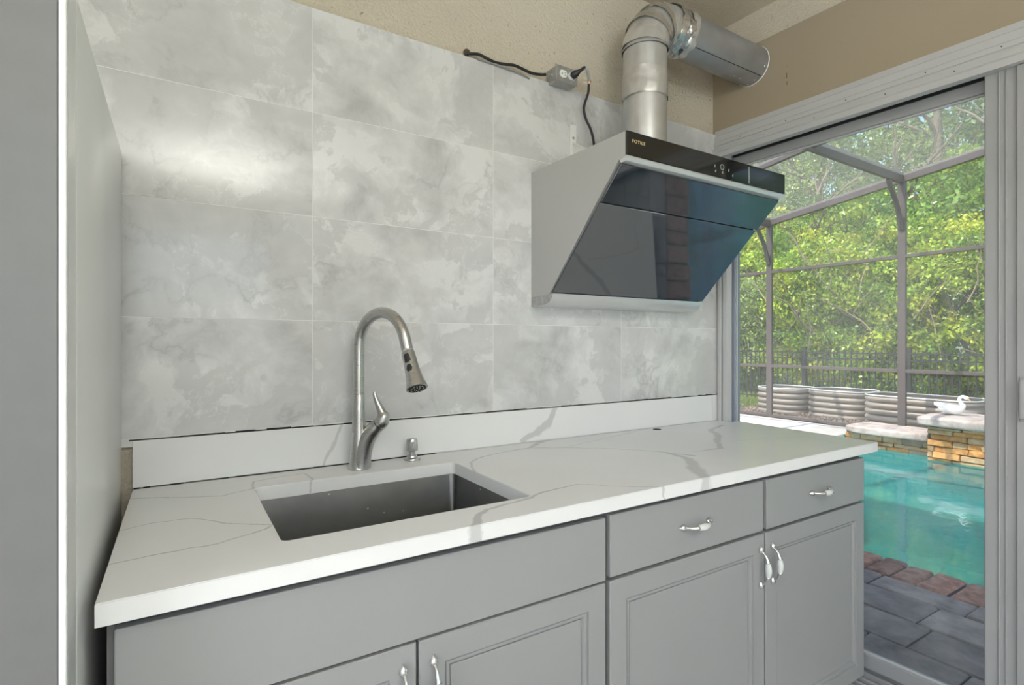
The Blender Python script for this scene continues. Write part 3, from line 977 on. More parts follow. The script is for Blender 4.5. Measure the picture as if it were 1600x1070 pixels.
# nozzles
bm = B()
for k in range(14):
    a = 2 * PI * k / 14
    p = hd + (tocam * math.cos(a) + ax2 * math.sin(a)) * 0.017
    lathe(bm, [(0.0016, 0.109), (0.0012, 0.1108)], p, tdir, 8)
for k in range(7):
    a = 2 * PI * k / 7
    p = hd + (tocam * math.cos(a) + ax2 * math.sin(a)) * 0.008
    lathe(bm, [(0.0016, 0.109), (0.0012, 0.1108)], p, tdir, 8)
obj('nozzle', bm, M['icon'], head, smooth=40)
for (t0, t1, w0, w1) in ((0.011, 0.037, 0.0078, 0.0100), (0.041, 0.066, 0.0092, 0.0080)):
    # rubber button curving round the head, facing the room
    bm = B()
    dirn = (tocam * 0.93 + ax2 * 0.36).normalized()
    grid = []
    for i in range(5):
        q = i / 4
        t_ = t0 + (t1 - t0) * q
        rr = 0.0192 if t_ < 0.05 else 0.0205
        w_ = w0 + (w1 - w0) * q
        if i in (0, 4): w_ *= 0.86
        row = []
        for j in range(5):
            a = (j - 2) / 2 * w_ / rr
            d = (dirn * math.cos(a) + tdir.cross(dirn) * math.sin(a))
            k = 0.0012 if (0 < i < 4 and 0 < j < 4) else 0.0
            row.append(bm.verts.new(hd + tdir * t_ + d * (rr + k - 0.0006)))
        grid.append(row)
    for i in range(4):
        for j in range(4):
            bm.faces.new((grid[i][j], grid[i][j + 1], grid[i + 1][j + 1], grid[i + 1][j]))
    o = obj('spray_button', bm, M['black_pl'], head, smooth=60)
# valve arm curving out of the foot, towards the right and the room
av = Vector((0.80, -0.60, 0)).normalized()
arm = catmull([base + av * 0.006 + Vector((0, 0, 0.925)), base + av * 0.011 + Vector((0, 0, 0.965)), base + av * 0.024 + Vector((0, 0, 1.005)),
               base + av * 0.046 + Vector((0, 0, 1.036)), base + av * 0.058 + Vector((0, 0, 1.047))], 6)
n = len(arm)
bm = B(); tube(bm, arm, [0.0285 - 0.0085 * min(1, i / (n * 0.9)) for i in range(n)], 24)
obj('valve_arm', bm, M['nickel'], fc, smooth=50)
e = arm[-1]; ed = (arm[-1] - arm[-3]).normalized()
bm = B(); lathe(bm, [(0.0196, -0.001), (0.0196, 0.0018)], e, ed, 24)
obj('seam_ring', bm, M['dark'], fc, smooth=50)
lev = catmull([e + ed * 0.002, e + ed * 0.014 + Vector((0, 0, 0.001)), e + ed * 0.020 + Vector((0, 0, 0.014)), e + av * 0.012 + Vector((0, 0, 0.036)), e - av * 0.001 + Vector((0, 0, 0.062)), e - av * 0.010 + Vector((0, 0, 0.086)), e - av * 0.010 + Vector((0, 0, 0.097))], 6)
n = len(lev)
def lr(i):
    q = i / (n - 1)
    return [0.0196, 0.0196, 0.0180, 0.0128, 0.0088, 0.0062, 0.0040][min(6, int(q * 6))] * (1 - (q * 6 - int(q * 6))) + [0.0196, 0.0196, 0.0180, 0.0128, 0.0088, 0.0062, 0.0040][min(6, int(q * 6) + 1)] * (q * 6 - int(q * 6))
bm = B(); tube(bm, lev, [lr(i) for i in range(n)], 20)
obj('lever', bm, M['nickel'], fc, smooth=60)

sd = thing('soap_dispenser', (0.626, 1.592, 0.92), 'small brushed nickel soap pump on the worktop right of the faucet', 'soap dispenser')
bm = B()
lathe(bm, [(0.0245, 0.0), (0.0250, 0.003), (0.0235, 0.006), (0.0165, 0.009), (0.0150, 0.014)], (0.626, 1.592, 0.9202), n=28)
obj('base', bm, M['nickel'], sd, smooth=40)
bm = B(); lathe(bm, [(0.0095, 0.012), (0.0095, 0.032)], (0.626, 1.592, 0.9202), n=20)
obj('stem', bm, M['nickel'], sd, smooth=40)
bm = B(); lathe(bm, [(0.013, 0.028), (0.0178, 0.030), (0.0185, 0.036), (0.0172, 0.060), (0.0150, 0.066), (0.004, 0.068)], (0.626, 1.592, 0.9202), n=24)
obj('pump_head', bm, M['nickel'], sd, smooth=40)
bm = B(); tube(bm, [(0.624, 1.584, 0.974), (0.6155, 1.566, 0.9725), (0.612, 1.560, 0.970)], [0.0062, 0.0058, 0.005], 12)
obj('spout', bm, M['chrome'], sd, smooth=40)

# ------------------------------------------------------------------ RANGE HOOD
HX0, HX1 = 1.111, 1.907
z = lambda r: EYE + r
hood = thing('range_hood', ((HX0 + HX1) / 2, 1.60, z(0.16)), 'slanted range hood with dark mirror glass and black control band on the tiled wall', 'range hood')
side_poly = [(1.6438, z(0.165)), (1.530, z(0.172)), (1.183, z(0.540)), (1.155, z(0.545)), (1.155, z(0.617)), (1.6438, z(0.625))]
for x0, x1 in ((HX0, HX0 + 0.012), (HX1 - 0.012, HX1)):
    bm = B(); prism(bm, side_poly, 'x', x0, x1)
    obj('side_panel', bm, M['hood_white'], hood)
bm = B(); box(bm, HX0 + 0.012, HX1 - 0.012, 1.156, 1.6438, z(0.603), z(0.615))
obj('top_panel', bm, M['hood_white'], hood)
bm = B(); box(bm, HX0 + 0.012, HX1 - 0.012, 1.630, 1.6438, z(0.16), z(0.602))
obj('back_panel', bm, M['hood_white'], hood)
bm = B(); box(bm, HX0 + 0.001, HX1 - 0.001, 1.149, 1.1555, z(0.548), z(0.6185), 0.0012)
band = obj('control_band', bm, M['band'], hood)
# printed word and touch icons on the band
cu = bpy.data.curves.new('word', 'FONT'); cu.body = 'FOTILE'; cu.size = 0.0135; cu.extrude = 0.0002; cu.space_character = 1.12
to = bpy.data.objects.new('lettering_curve', cu); C.objects.link(to)
bpy.context.view_layer.update()
me = bpy.data.meshes.new_from_object(to.evaluated_get(bpy.context.evaluated_depsgraph_get()))
bpy.data.objects.remove(to)
bm = B(); bm.from_mesh(me)
bm.transform(Matrix.Translation((HX0 + 0.022, 1.1487, z(0.5865))) @ Matrix.Rotation(R(90), 4, 'X') @ Matrix.Diagonal((1.15, 1, 1, 1)))
obj('lettering', bm, M['gold'], band)
bm = B()
for (cx, cz, r) in ((1.545, 0.585, 0.0095), ):
    lathe(bm, [(r - 0.0018, -0.0004), (r, -0.0004), (r, 0.0), (r - 0.0018, 0.0), (r - 0.0018, -0.0004)], (cx, 1.1488, z(cz)), (0, -1, 0), 20, cap=False)
obj('touch_icon', bm, M['icon'], band)
for (cx, cz) in ((1.508, 0.582), (1.512, 0.566), (1.580, 0.579), (1.548, 0.567), (1.602, 0.566)):
    bm = B()
    for k in range(3):
        a = 2 * PI * k / 3
        box(bm, cx - 0.004 + 0.002 * k, cx - 0.0028 + 0.002 * k, 1.1486, 1.1489, z(cz) - 0.004, z(cz) + 0.002 + 0.002 * k)
    obj('touch_icon', bm, M['icon'], band)
bm = B(); box(bm, 1.688, 1.691, 1.1482, 1.1492, z(0.553), z(0.610))
obj('band_rib', bm, M['icon'], band)
bm = B(); prism(bm, [(1.150, z(0.5465)), (1.1465, z(0.540)), (1.152, z(0.5305)), (1.176, z(0.530)), (1.180, z(0.5465))], 'x', HX0 + 0.001, HX1 - 0.001)
obj('light_strip', bm, M['hood_silver'], hood)
# slanted glass: flap (upper) and lower pane; along the slope from (y=1.173,z=.535) to (1.520,.172)
a0 = Vector((0, 1.170, z(0.5335))); a1 = Vector((0, 1.520, z(0.1735)))
sl = (a1 - a0); nrm = Vector((0, sl.z, -sl.y)).normalized()
if nrm.y > 0: nrm = -nrm
def pane(name, f0, f1, lift):
    p, q = a0 + sl * f0, a0 + sl * f1
    bm = B()
    poly = [(p + nrm * lift), (q + nrm * lift), (q + nrm * (lift - 0.006)), (p + nrm * (lift - 0.006))]
    prism(bm, [(v.y, v.z) for v in poly], 'x', HX0 + 0.002, HX1 - 0.002)
    bmesh.ops.recalc_face_normals(bm, faces=bm.faces[:])
    bmesh.ops.bevel(bm, geom=bm.edges[:], offset=0.001, segments=1, affect='EDGES')
    return obj(name, bm, M['hood_glass'], hood)
pane('glass_flap', 0.012, 0.268, 0.004)
pane('glass_pane', 0.277, 0.992, 0.002)
bm = B()
p, q = a0, a1
prism(bm, [(v.y, v.z) for v in (p - nrm * 0.006, q - nrm * 0.006, q - nrm * 0.010, p - nrm * 0.010)], 'x', HX0 + 0.010, HX1 - 0.010)
obj('backing_plate', bm, M['dark'], hood)
# curved bottom tray
pr = [(1.516, z(0.1725)), (1.521, z(0.158)), (1.537, z(0.143)), (1.560, z(0.1355)), (1.6438, z(0.132)), (1.6438, z(0.166)), (1.53, z(0.1715))]
bm = B(); prism(bm, pr, 'x', HX0 + 0.004, HX1 - 0.004)
obj('drip_tray', bm, M['hood_silver'], hood, smooth=35)
bm = B(); prism(bm, [(y_ * 1.0, z_) for y_, z_ in pr], 'x', HX0, HX0 + 0.0038)
obj('end_cap', bm, M['galv_box'], hood)

# wall bracket above the hood
br = thing('wall_bracket', (1.305, 1.643, z(0.74)), 'white metal bracket screwed to the tiles above the left end of the hood', 'bracket')
bm = B()
box(bm, 1.2905, 1.3205, 1.640, 1.6436, z(0.628), z(0.843), 0.0012)
obj('plate', bm, M['white_plastic'], br)
bm = B()
prism(bm, [(1.640, z(0.772)), (1.50, z(0.682)), (1.44, z(0.640)), (1.44, z(0.628)), (1.53, z(0.6275)), (1.640, z(0.715))], 'x', 1.308, 1.311)
prism(bm, [(1.640, z(0.776)), (1.50, z(0.686)), (1.44, z(0.644)), (1.44, z(0.640)), (1.50, z(0.681)), (1.640, z(0.771))], 'x', 1.300, 1.330)
obj('arm', bm, M['white_plastic'], br)
bm = B(); lathe(bm, [(0.0055, 0), (0.005, 0.0016), (0.001, 0.0022)], (1.305, 1.640, z(0.792)), (0, -1, 0), 12)
obj('screw', bm, M['galv_box'], br, smooth=40)
cl = thing('plastic_anchor', (1.262, 1.643, z(0.655)), 'small crumpled white plastic piece on the tiles beside the wall bracket', 'plastic piece')
bm = B()
bmesh.ops.create_icosphere(bm, subdivisions=3, radius=0.5)
for v in bm.verts:
    k = 1 + 0.3 * mnoise.noise(v.co * 3)
    v.co = Vector((v.co.x * 0.07 * k, v.co.y * 0.012, v.co.z * 0.05 * k)) + Vector((1.262, 1.6375, z(0.650)))
obj('cap', bm, M['white_plastic'], cl, smooth=60)

# ------------------------------------------------------------------ DUCT
duct = thing('vent_duct', (1.512, 1.462, z(0.615)), 'galvanised round exhaust duct rising from the hood and turning into the right wall', 'duct')
dx, dy, dr = 1.508, 1.462, 0.0815
def cyl_seg(bm, c0, c1, r, n=40, bump=0.0, sub=1, seed=0):
    rings = []
    c0, c1 = Vector(c0), Vector(c1)
    ax = (c1 - c0).normalized()
    u = ax.orthogonal().normalized(); v = ax.cross(u)
    for i in range(sub + 1):
        c = c0.lerp(c1, i / sub)
        row = []
        for k in range(n):
            a = 2 * PI * k / n
            rr = r + (bump * mnoise.noise(Vector((math.cos(a) * 3 + seed, math.sin(a) * 3, i * 0.9 + seed))) if bump else 0)
            sh = bump * 1.5 * mnoise.noise(Vector((math.cos(a) * 2, math.sin(a) * 2 + seed, 7.0 + i))) if bump else 0
            row.append(bm.verts.new(c + (u * math.cos(a) + v * math.sin(a)) * rr + ax * sh))
        rings.append(row)
    for i in range(sub):
        for k in range(n):
            bm.faces.new((rings[i][k], rings[i][(k + 1) % n], rings[i + 1][(k + 1) % n], rings[i + 1][k]))
    return rings
ZE = z(0.985)      # elbow starts
ZH = z(1.226)      # axis of the horizontal run
bm = B(); cyl_seg(bm, (dx, dy, z(0.615)), (dx, dy, ZE), dr)
obj('vertical_pipe', bm, M['galv'], duct, smooth=60)
bm = B(); box(bm, dx + 0.010, dx + 0.013, dy - dr - 0.0012, dy - dr + 0.002, z(0.62), ZE - 0.06)
XH0 = 1.634
XH1 = 2.174 + 0.049 * (1.644 - dy) + 0.0   # reaches wall_right
bm = B()
cyl_seg(bm, (XH0, dy, ZH), (XH1 - 0.010, dy, ZH), dr + 0.001, 48)
obj('horizontal_pipe', bm, M['galv_dark'], duct, smooth=60)
# lap seam along the horizontal pipe
bm = B()
a = R(232)
sy, sz = math.cos(a), math.sin(a)
p0 = Vector((XH0 + 0.03, dy + sy * (dr + 0.0015), ZH + sz * (dr + 0.0015)))
tube(bm, [p0, p0 + Vector((XH1 - 0.02 - XH0 - 0.03, 0, 0))], 0.0013, 6)
obj('lap_seam', bm, M['dark'], duct)
# screws and crimps near the far end
for (ox, aa) in ((0.012, 205), (0.015, 250), (0.010, 275), (0.09, 262), (0.13, 262), (0.012, 300)):
    bm = B()
    a = R(aa)
    lathe(bm, [(0.0035, 0), (0.003, 0.0015), (0.0005, 0.002)], (XH1 - 0.02 - ox, dy + math.cos(a) * dr, ZH + math.sin(a) * dr), (0, math.cos(a), math.sin(a)), 8)
    obj('duct_screw', bm, M['white_plastic'], duct)
bm = B(); lathe(bm, [(dr + 0.001, 0), (dr + 0.0025, 0.001), (dr + 0.003, 0.004), (dr + 0.001, 0.005)], (XH1 - 0.0150, dy, ZH), (1, 0, 0), 48, cap=False)
obj('wall_collar', bm, M['white_plastic'], duct, smooth=40)
# elbow of five gores
Rb = 0.128
cxx, czz = dx + Rb, ZH - Rb
NG = 5
angs = [R(180 - 90 * i / NG) for i in range(NG + 1)]
def ring_at(bm, ang, r, off=0.0):
    c = Vector((cxx + Rb * math.cos(ang), dy, czz + Rb * math.sin(ang)))
    u = Vector((math.cos(ang), 0, math.sin(ang)))
    v = Vector((0, 1, 0))
    tg = Vector((math.sin(ang), 0, -math.cos(ang)))
    return [bm.verts.new(c + tg * off + u * math.cos(2 * PI * k / 40) * r + v * math.sin(2 * PI * k / 40) * r) for k in range(40)]
for i in range(NG):
    bm = B()
    A = ring_at(bm, angs[i], dr + (0.0015 if i % 2 else 0.0045))
    Bq = ring_at(bm, angs[i + 1], dr + (0.0045 if i % 2 else 0.0015))
    for k in range(40):
        bm.faces.new((A[k], A[(k + 1) % 40], Bq[(k + 1) % 40], Bq[k]))
    obj('elbow_gore', bm, M['foil_dull'] if i != 0 else M['galv'], duct, smooth=60)
bm = B()
cyl_seg(bm, (dx, dy, czz), (dx, dy, ZE), dr + 0.0005)
obj('elbow_neck', bm, M['galv'], duct, smooth=60)
# foil tape wraps
bm = B(); cyl_seg(bm, (dx, dy, z(0.915)), (dx, dy, z(1.015)), dr + 0.003, 60, 0.004, 5, 1.3)
obj('foil_wrap', bm, M['foil_dull'], duct, smooth=60)
for i, (a0_, a1_, sd_) in enumerate(((176, 163, 2.1), (150, 139, 3.4), (128, 118, 5.2))):
    bm = B()
    rr = []
    for j in range(4):
        ang = R(a0_ + (a1_ - a0_) * j / 3)
        ringv = ring_at(bm, ang, dr + 0.0062)
        for k, v in enumerate(ringv):
            c = Vector((cxx + Rb * math.cos(ang), dy, czz + Rb * math.sin(ang)))
            d = (v.co - c).normalized()
            v.co += d * 0.004 * mnoise.noise(v.co * 30 + Vector((sd_, 0, 0)))
        rr.append(ringv)
    for j in range(3):
        for k in range(40):
            bm.faces.new((rr[j][k], rr[j][(k + 1) % 40], rr[j + 1][(k + 1) % 40], rr[j + 1][k]))
    obj('foil_wrap', bm, M['foil'] if i else M['foil_dull'], duct, smooth=60)
bm = B(); cyl_seg(bm, (1.622, dy, ZH), (1.695, dy, ZH), dr + 0.0055, 64, 0.009, 6, 8.8)
obj('foil_wrap', bm, M['foil'], duct, smooth=25)
bm = B(); cyl_seg(bm, (1.688, dy, ZH), (1.725, dy, ZH), dr + 0.0040, 64, 0.008, 2, 3.8)
obj('foil_wrap', bm, M['foil_dull'], duct, smooth=25)

# ------------------------------------------------------------------ OUTLET BOX AND CORDS
ob = thing('outlet_box', (1.238, 1.655, z(0.997)), 'grey metal junction box with a white duplex outlet, above the tiles left of the duct', 'outlet box')
bm = B(); box(bm, 1.190, 1.286, 1.5955, 1.660, z(0.969), z(1.025), 0.0025, seg=2)
obx = obj('box', bm, M['galv_box'], ob, smooth=40)
bm = B(); box(bm, 1.188, 1.288, 1.5925, 1.596, z(0.967), z(1.027), 0.001)
cp = obj('cover_plate', bm, M['galv_box'], ob)
for cx in (1.219, 1.259):
    bm = B()
    prism(bm, [(cx + 0.0165 * math.cos(a) , z(0.997) + min(0.0135, max(-0.0135, 0.0165 * math.sin(a)))) for a in [2 * PI * k / 28 for k in range(28)]], 'y', 1.5895, 1.5928)
    rc = obj('receptacle', bm, M['white_plastic'], ob)
    bm = B()
    for (ox, oz, w_, h_) in ((-0.0075, 0.0045, 0.0055, 0.0017), (-0.0075, -0.0045, 0.0055, 0.0017)):
        box(bm, cx + ox * -1 - w_ / 2, cx - ox + w_ / 2, 1.5892, 1.5897, z(0.997) + oz - h_ / 2, z(0.997) + oz + h_ / 2)
    lathe(bm, [(0.0024, 0), (0.0024, 0.0004)], (cx - 0.0065, 1.5896, z(0.997)), (0, -1, 0), 10)
    obj('slot', bm, M['dark'], rc)
bm = B(); lathe(bm, [(0.003, 0), (0.0025, 0.001), (0.0004, 0.0014)], (1.239, 1.5925, z(0.997)), (0, -1, 0), 10)
obj('cover_screw', bm, M['galv_box'], ob)
bm = B(); lathe(bm, [(0.011, 0), (0.011, 0.004), (0.008, 0.006), (0.008, 0.012), (0.004, 0.013)], (1.190, 1.628, z(1.000)), (-1, 0, 0), 16)
obj('cable_clamp', bm, M['galv_box'], ob, smooth=40)

def cord(name, pts, r, label, mat='rubber', ):
    o = None
    bm = B(); tube(bm, catmull(pts, 7), r, 10)
    o = obj(name, bm, M[mat], at=pts[0], smooth=60)
    props(o, label, 'cord')
    return o
def wp(px, py, y): return tuple(world_px(px, py, y=y))
cord('power_cord', [wp(728, 83, 1.652), wp(735, 84, 1.640), wp(748, 85, 1.636), wp(762, 92, 1.634), wp(775, 98, 1.637), wp(790, 100.5, 1.638), wp(803, 102, 1.636), wp(815, 107, 1.634), wp(830, 114, 1.632), wp(845, 116.5, 1.630), wp(852.5, 116.5, 1.628)], 0.0052,
     'black cable lying along the tile edge into the left side of the outlet box')
bm = B()
bmesh.ops.create_icosphere(bm, subdivisions=2, radius=0.012)
bm.transform(Matrix.Translation(world_px(729, 82, y=1.652)))
fo = obj('foam_plug', bm, M['soil'], at=world_px(729, 82, y=1.652)); props(fo, 'grey sealant blob where the black cable leaves the wall', 'sealant')
pg = thing('plug', (1.259, 1.589, z(0.997)), 'black plug pushed into the right socket of the metal outlet box', 'plug')
bm = B()
pd = Vector((0.40, -0.84, 0.36)).normalized()
p0 = Vector((1.259, 1.5886, z(0.997)))
tube(bm, [p0, p0 + pd * 0.004, p0 + pd * 0.020, p0 + pd * 0.028, p0 + pd * 0.036], [0.0125, 0.0140, 0.0125, 0.0085, 0.0060], 14)
obj('plug_body', bm, M['black_pl'], pg, smooth=40)
bm = B()
for k in range(4):
    lathe(bm, [(0.0066, 0), (0.0066, 0.0022)], p0 + pd * (0.037 + k * 0.0045), pd, 10)
tube(bm, [p0 + pd * 0.034, p0 + pd * 0.058], 0.0042, 8)
obj('strain_relief', bm, M['black_pl'], pg, smooth=40)
q0 = p0 + pd * 0.057
w1 = Vector(wp(920, 126, 1.600))
bm = B(); tube(bm, catmull([q0, q0.lerp(w1, 0.35) + Vector((0, -0.004, 0.004)), q0.lerp(w1, 0.7) + Vector((0.004, 0, 0.002)), w1], 5), [0.0035] + [0.0060] * 14 + [0.0050], 10)
props(obj('wire_splice', bm, M['caulk'], at=q0, smooth=60), 'pale tape-wrapped splice between the black plug and the cord down to the hood', 'wire splice')
c2 = thing('hood_cord', w1, 'black cord hanging from the wire splice down behind the hood top', 'cord')
pts = [w1 + Vector((0, 0, -0.012)), wp(919, 145, 1.612), wp(912.5, 168, 1.620), wp(915.5, 186, 1.622), wp(922, 200, 1.615), wp(926, 213, 1.608), wp(928, 226, 1.600), wp(929, 240, 1.59)]
bm = B(); tube(bm, catmull(pts, 8), 0.0050, 10)
obj('sheath', bm, M['rubber'], c2, smooth=60)
for k in range(3):
    bm = B()
    tube(bm, catmull([w1 + Vector((0.002 * (k - 1), 0, -0.014)), w1 + Vector((0.007 * (k - 1), -0.003, -0.004)), w1 + Vector((0.004 * (k - 1), 0, 0.006))], 4), 0.0019, 6)
    obj('bare_wire', bm, M['copper'] if k != 1 else M['white_plastic'], c2, smooth=60)

# ------------------------------------------------------------------ OUTSIDE: patio, pool, deck
patio = thing('patio', (2.9, 1.0, -0.06), kind='structure')
bm = B(); box(bm, 2.20, 3.60, -8.0, 9.0, -0.20, -0.012)
obj('sand_bed', bm, M['sand'], patio)
XR = [2.35, 2.617, 2.887, 3.150, 3.335]
STARTS = [1.185, 1.050, 1.115, 1.02]
def piece(bm, x0, x1, y0, y1, z0, z1, jit=0.004, bev=0.006):
    box(bm, x0, x1, y0, y1, z0, z1, bev, seg=1)
    for v in bm.verts:
        v.co.x += random.uniform(-jit, jit) * 0.4
        v.co.y += random.uniform(-jit, jit) * 0.4
        v.co.z += random.uniform(-jit, jit) * (0.5 if v.co.z > z0 + 0.01 else 0)
for i in range(4):
    ys = [STARTS[i]]
    while ys[-1] > -1.6: ys.append(ys[-1] - random.choice([0.245, 0.36, 0.42, 0.30]))
    ys = ys[::-1]
    while ys[-1] < 2.6: ys.append(ys[-1] + random.choice([0.36, 0.30, 0.42]))
    for a, b in zip(ys, ys[1:]):
        bm = B(); piece(bm, XR[i] + 0.004, XR[i + 1] - 0.004, a + 0.004, b - 0.004, -0.05, random.uniform(-0.004, 0.001), 0.004, 0.007)
        obj('paver', bm, M['paver'], patio, at=((XR[i] + XR[i + 1]) / 2, (a + b) / 2, -0.05))
yy = -1.6
while yy < 3.2:
    w_ = random.uniform(0.11, 0.16)
    bm = B(); piece(bm, 3.342, 3.335 + random.uniform(0.262, 0.285), yy + 0.004, yy + w_ - 0.004, -0.06, random.uniform(-0.004, 0.006), 0.012, 0.012)
    obj('coping_brick', bm, M['brick'], patio, at=(3.47, yy + w_ / 2, -0.06))
    yy += w_

pool = thing('pool', (5.7, 0.5, -1.4), kind='structure')
PX0, PX1, PY0, PY1 = 3.60, 7.92, -6.0, 3.9
bm = B()
box(bm, PX0 - 0.02, PX0, PY0, PY1, -1.4, -0.012)
box(bm, PX1, PX1 + 0.02, PY0, PY1, -1.4, -0.13)
box(bm, PX0, PX1, PY1, PY1 + 0.02, -1.4, -0.012)
box(bm, PX0, PX1, PY0 - 0.02, PY0, -1.4, -0.012)
box(bm, PX0, PX1, PY0, PY1, -1.45, -1.4)
obj('basin', bm, M['plaster'], pool)
bm = B(); box(bm, PX0, 4.42, PY0, PY1, -1.4, -0.42)
obj('bench', bm, M['plaster'], pool)
bm = B(); box(bm, 4.32, 4.44, PY0, PY1, -0.430, -0.405)
obj('bench_edge', bm, M['pool_dark'], pool)
bm = B()
nx, ny = 24, 40
gv = [[bm.verts.new((PX0 + (PX1 - PX0) * i / nx, PY0 + (PY1 - PY0) * j / ny, -0.125)) for j in range(ny + 1)] for i in range(nx + 1)]
for i in range(nx):
    for j in range(ny):
        bm.faces.new((gv[i][j], gv[i + 1][j], gv[i + 1][j + 1], gv[i][j + 1]))
props(obj('pool_water', bm, M['water']), kind='structure')

# raised stacked-stone wall with its coping stones
wall = thing('pool_stone_wall', (8.2, 1.5, -0.13), kind='structure')
bm = B()
box(bm, 7.75, 8.45, -5.0, 2.86, -0.25, 0.285)
box(bm, 7.96, 8.45, 2.86, 3.90, -0.25, 0.055)
obj('core', bm, M['mortar'], wall)
def stones(x, y0, y1, z0, z1):
    zz = z0
    while zz < z1 - 0.012:
        h = min(random.uniform(0.042, 0.080), z1 - zz)
        if z1 - zz - h < 0.02: h = z1 - zz
        y = y0 - random.uniform(0, 0.15)
        while y < y1:
            l = random.uniform(0.13, 0.36)
            a, b = max(y, y0), min(y + l, y1)
            if b - a > 0.03:
                bm = B()
                out = random.uniform(0.018, 0.05)
                piece(bm, x - out, x + 0.03, a + 0.003, b - 0.003, zz + 0.003, zz + h - 0.003, 0.018, 0.008)
                obj('stone', bm, M[random.choice(['ledge_a', 'ledge_a', 'ledge_b', 'ledge_b', 'ledge_c'])], wall, at=(x, (a + b) / 2, zz))
            y += l
        zz += h
stones(7.75, -0.6, 2.86, -0.15, 0.28)
stones(7.96, 2.86, 3.90, -0.15, 0.05)
# far-left return of each step
def coping(y0, y1, x0, x1, z0, z1, seed):
    bm = B()
    bmesh.ops.create_cube(bm, size=1.0)
    bmesh.ops.subdivide_edges(bm, edges=bm.edges[:], cuts=7, use_grid_fill=True)
    for v in bm.verts:
        c = v.co * 2
        # round the box a little
        k = Vector((abs(c.x) ** 8 + 1e-9, abs(c.y) ** 8, abs(c.z) ** 8))
        m = (k.x + k.y + k.z) ** (1 / 8)
        c = c / max(m, 1.0) if m > 1 else c
        p = Vector((x0 + (x1 - x0) * (c.x + 1) / 2, y0 + (y1 - y0) * (c.y + 1) / 2, z0 + (z1 - z0) * (c.z + 1) / 2))
        nn = mnoise.noise_vector(p * 7 + Vector((seed, 0, 0)))
        v.co = p + Vector((nn.x * 0.03, nn.y * 0.02, nn.z * 0.012 + (0.010 if c.z > 0 else 0) * mnoise.noise(p * 3)))
    obj('coping_stone', bm, M['coping'], wall, at=((x0 + x1) / 2, (y0 + y1) / 2, z0), smooth=60)
coping(2.86, 3.88, 7.80, 8.45, 0.055, 0.155, 1)
for i, (a, b) in enumerate(((1.98, 2.95), (1.02, 1.965), (0.05, 1.005), (-0.9, 0.035))):
    coping(a, b, 7.58, 8.42, 0.285, 0.405, 5 + i * 3)

deck = thing('pool_deck', (6.3, 6.3, -0.1), kind='structure')
bm = B(); box(bm, 3.6, 8.66, 3.92, 10.0, -0.2, -0.014); box(bm, 8.45, 8.66, -6, 3.92, -0.2, -0.014)
obj('deck_base', bm, M['sand'], deck)
for i in range(8):
    for j in range(8):
        x0 = 3.62 + i * 0.63
        y0 = 3.93 + j * 0.63
        bm = B(); piece(bm, x0 + 0.003, min(x0 + 0.627, 8.64), y0 + 0.003, y0 + 0.627, -0.05, 0.0, 0.002, 0.006)
        obj('slab', bm, M['deck_slab'], deck, at=(x0 + 0.3, y0 + 0.3, -0.05))

bm = B(); box(bm, 8.66, 60, -40, 60, -0.3, -0.02)
props(obj('ground', bm, M['lawn']), kind='structure')
bm = B()
prism(bm, [(8.66, -6), (10.5, -6), (10.6, 2.0), (10.4, 6.2), (9.75, 6.9), (9.6, 12), (8.66, 12)], 'z', -0.02, 0.0)
props(obj('planting_bed_soil', bm, M['mulch_base']), kind='structure')
bm = B(); box(bm, 3.6, 8.66, -40, -6.0, -0.3, -0.02); box(bm, -20, 2.2, -40, -3.6, -0.3, -0.02); box(bm, 2.8, 3.6, 6.4, 40, -0.3, -0.02); box(bm, 3.6, 8.66, 10, 40, -0.3, -0.02); box(bm, 2.2, 3.6, -40, -8, -0.3, -0.02)
props(obj('ground_side', bm, M['lawn']), kind='structure')

def fast_mesh(name, V, F4, mats, cols=None, parent=None, kind=None, loc=(0, 0, 0)):
    me = bpy.data.meshes.new(name)
    nv, nf = len(V), len(F4)
    k = F4.shape[1]
    me.vertices.add(nv)
    me.vertices.foreach_set('co', (V - np.array(loc)).astype(np.float32).ravel())
    me.loops.add(nf * k)
    me.loops.foreach_set('vertex_index', F4.astype(np.int32).ravel())
    me.polygons.add(nf)
    me.polygons.foreach_set('loop_start', np.arange(0, nf * k, k, dtype=np.int32))
    me.polygons.foreach_set('loop_total', np.full(nf, k, dtype=np.int32))
    if cols is not None:
        at = me.color_attributes.new('leafcol', 'FLOAT_COLOR', 'POINT')
        at.data.foreach_set('color', cols.astype(np.float32).ravel())
    me.update(calc_edges=True)
    me.materials.append(mats)
    o = bpy.data.objects.new(name, me)
    C.objects.link(o)
    if parent is not None:
        o.parent = parent
    else:
        o.location = loc
    if kind: o['kind'] = kind
    return o

def leaf_geo(P, size, aspect=0.55, updir=None):
    n = len(P)
    d = rng.normal(size=(n, 3)); 
    d[:, 2] -= 0.2
    if updir is not None: d = d * 0.5 + updir
    d /= np.linalg.norm(d, axis=1)[:, None]
    q = rng.normal(size=(n, 3))
    s = np.cross(d, q); s /= np.linalg.norm(s, axis=1)[:, None]
    nn = np.cross(d, s)
    L = (size * rng.uniform(0.7, 1.3, n))[:, None]
    base = P
    tip = P + d * L
    mid = P + d * L * 0.45
    a = mid + s * L * aspect * 0.5 + nn * L * 0.08
    b = mid - s * L * aspect * 0.5 + nn * L * 0.08
    V = np.stack([base, a, tip, b], axis=1).reshape(-1, 3)
    F = np.arange(n * 4).reshape(n, 4)
    return V, F

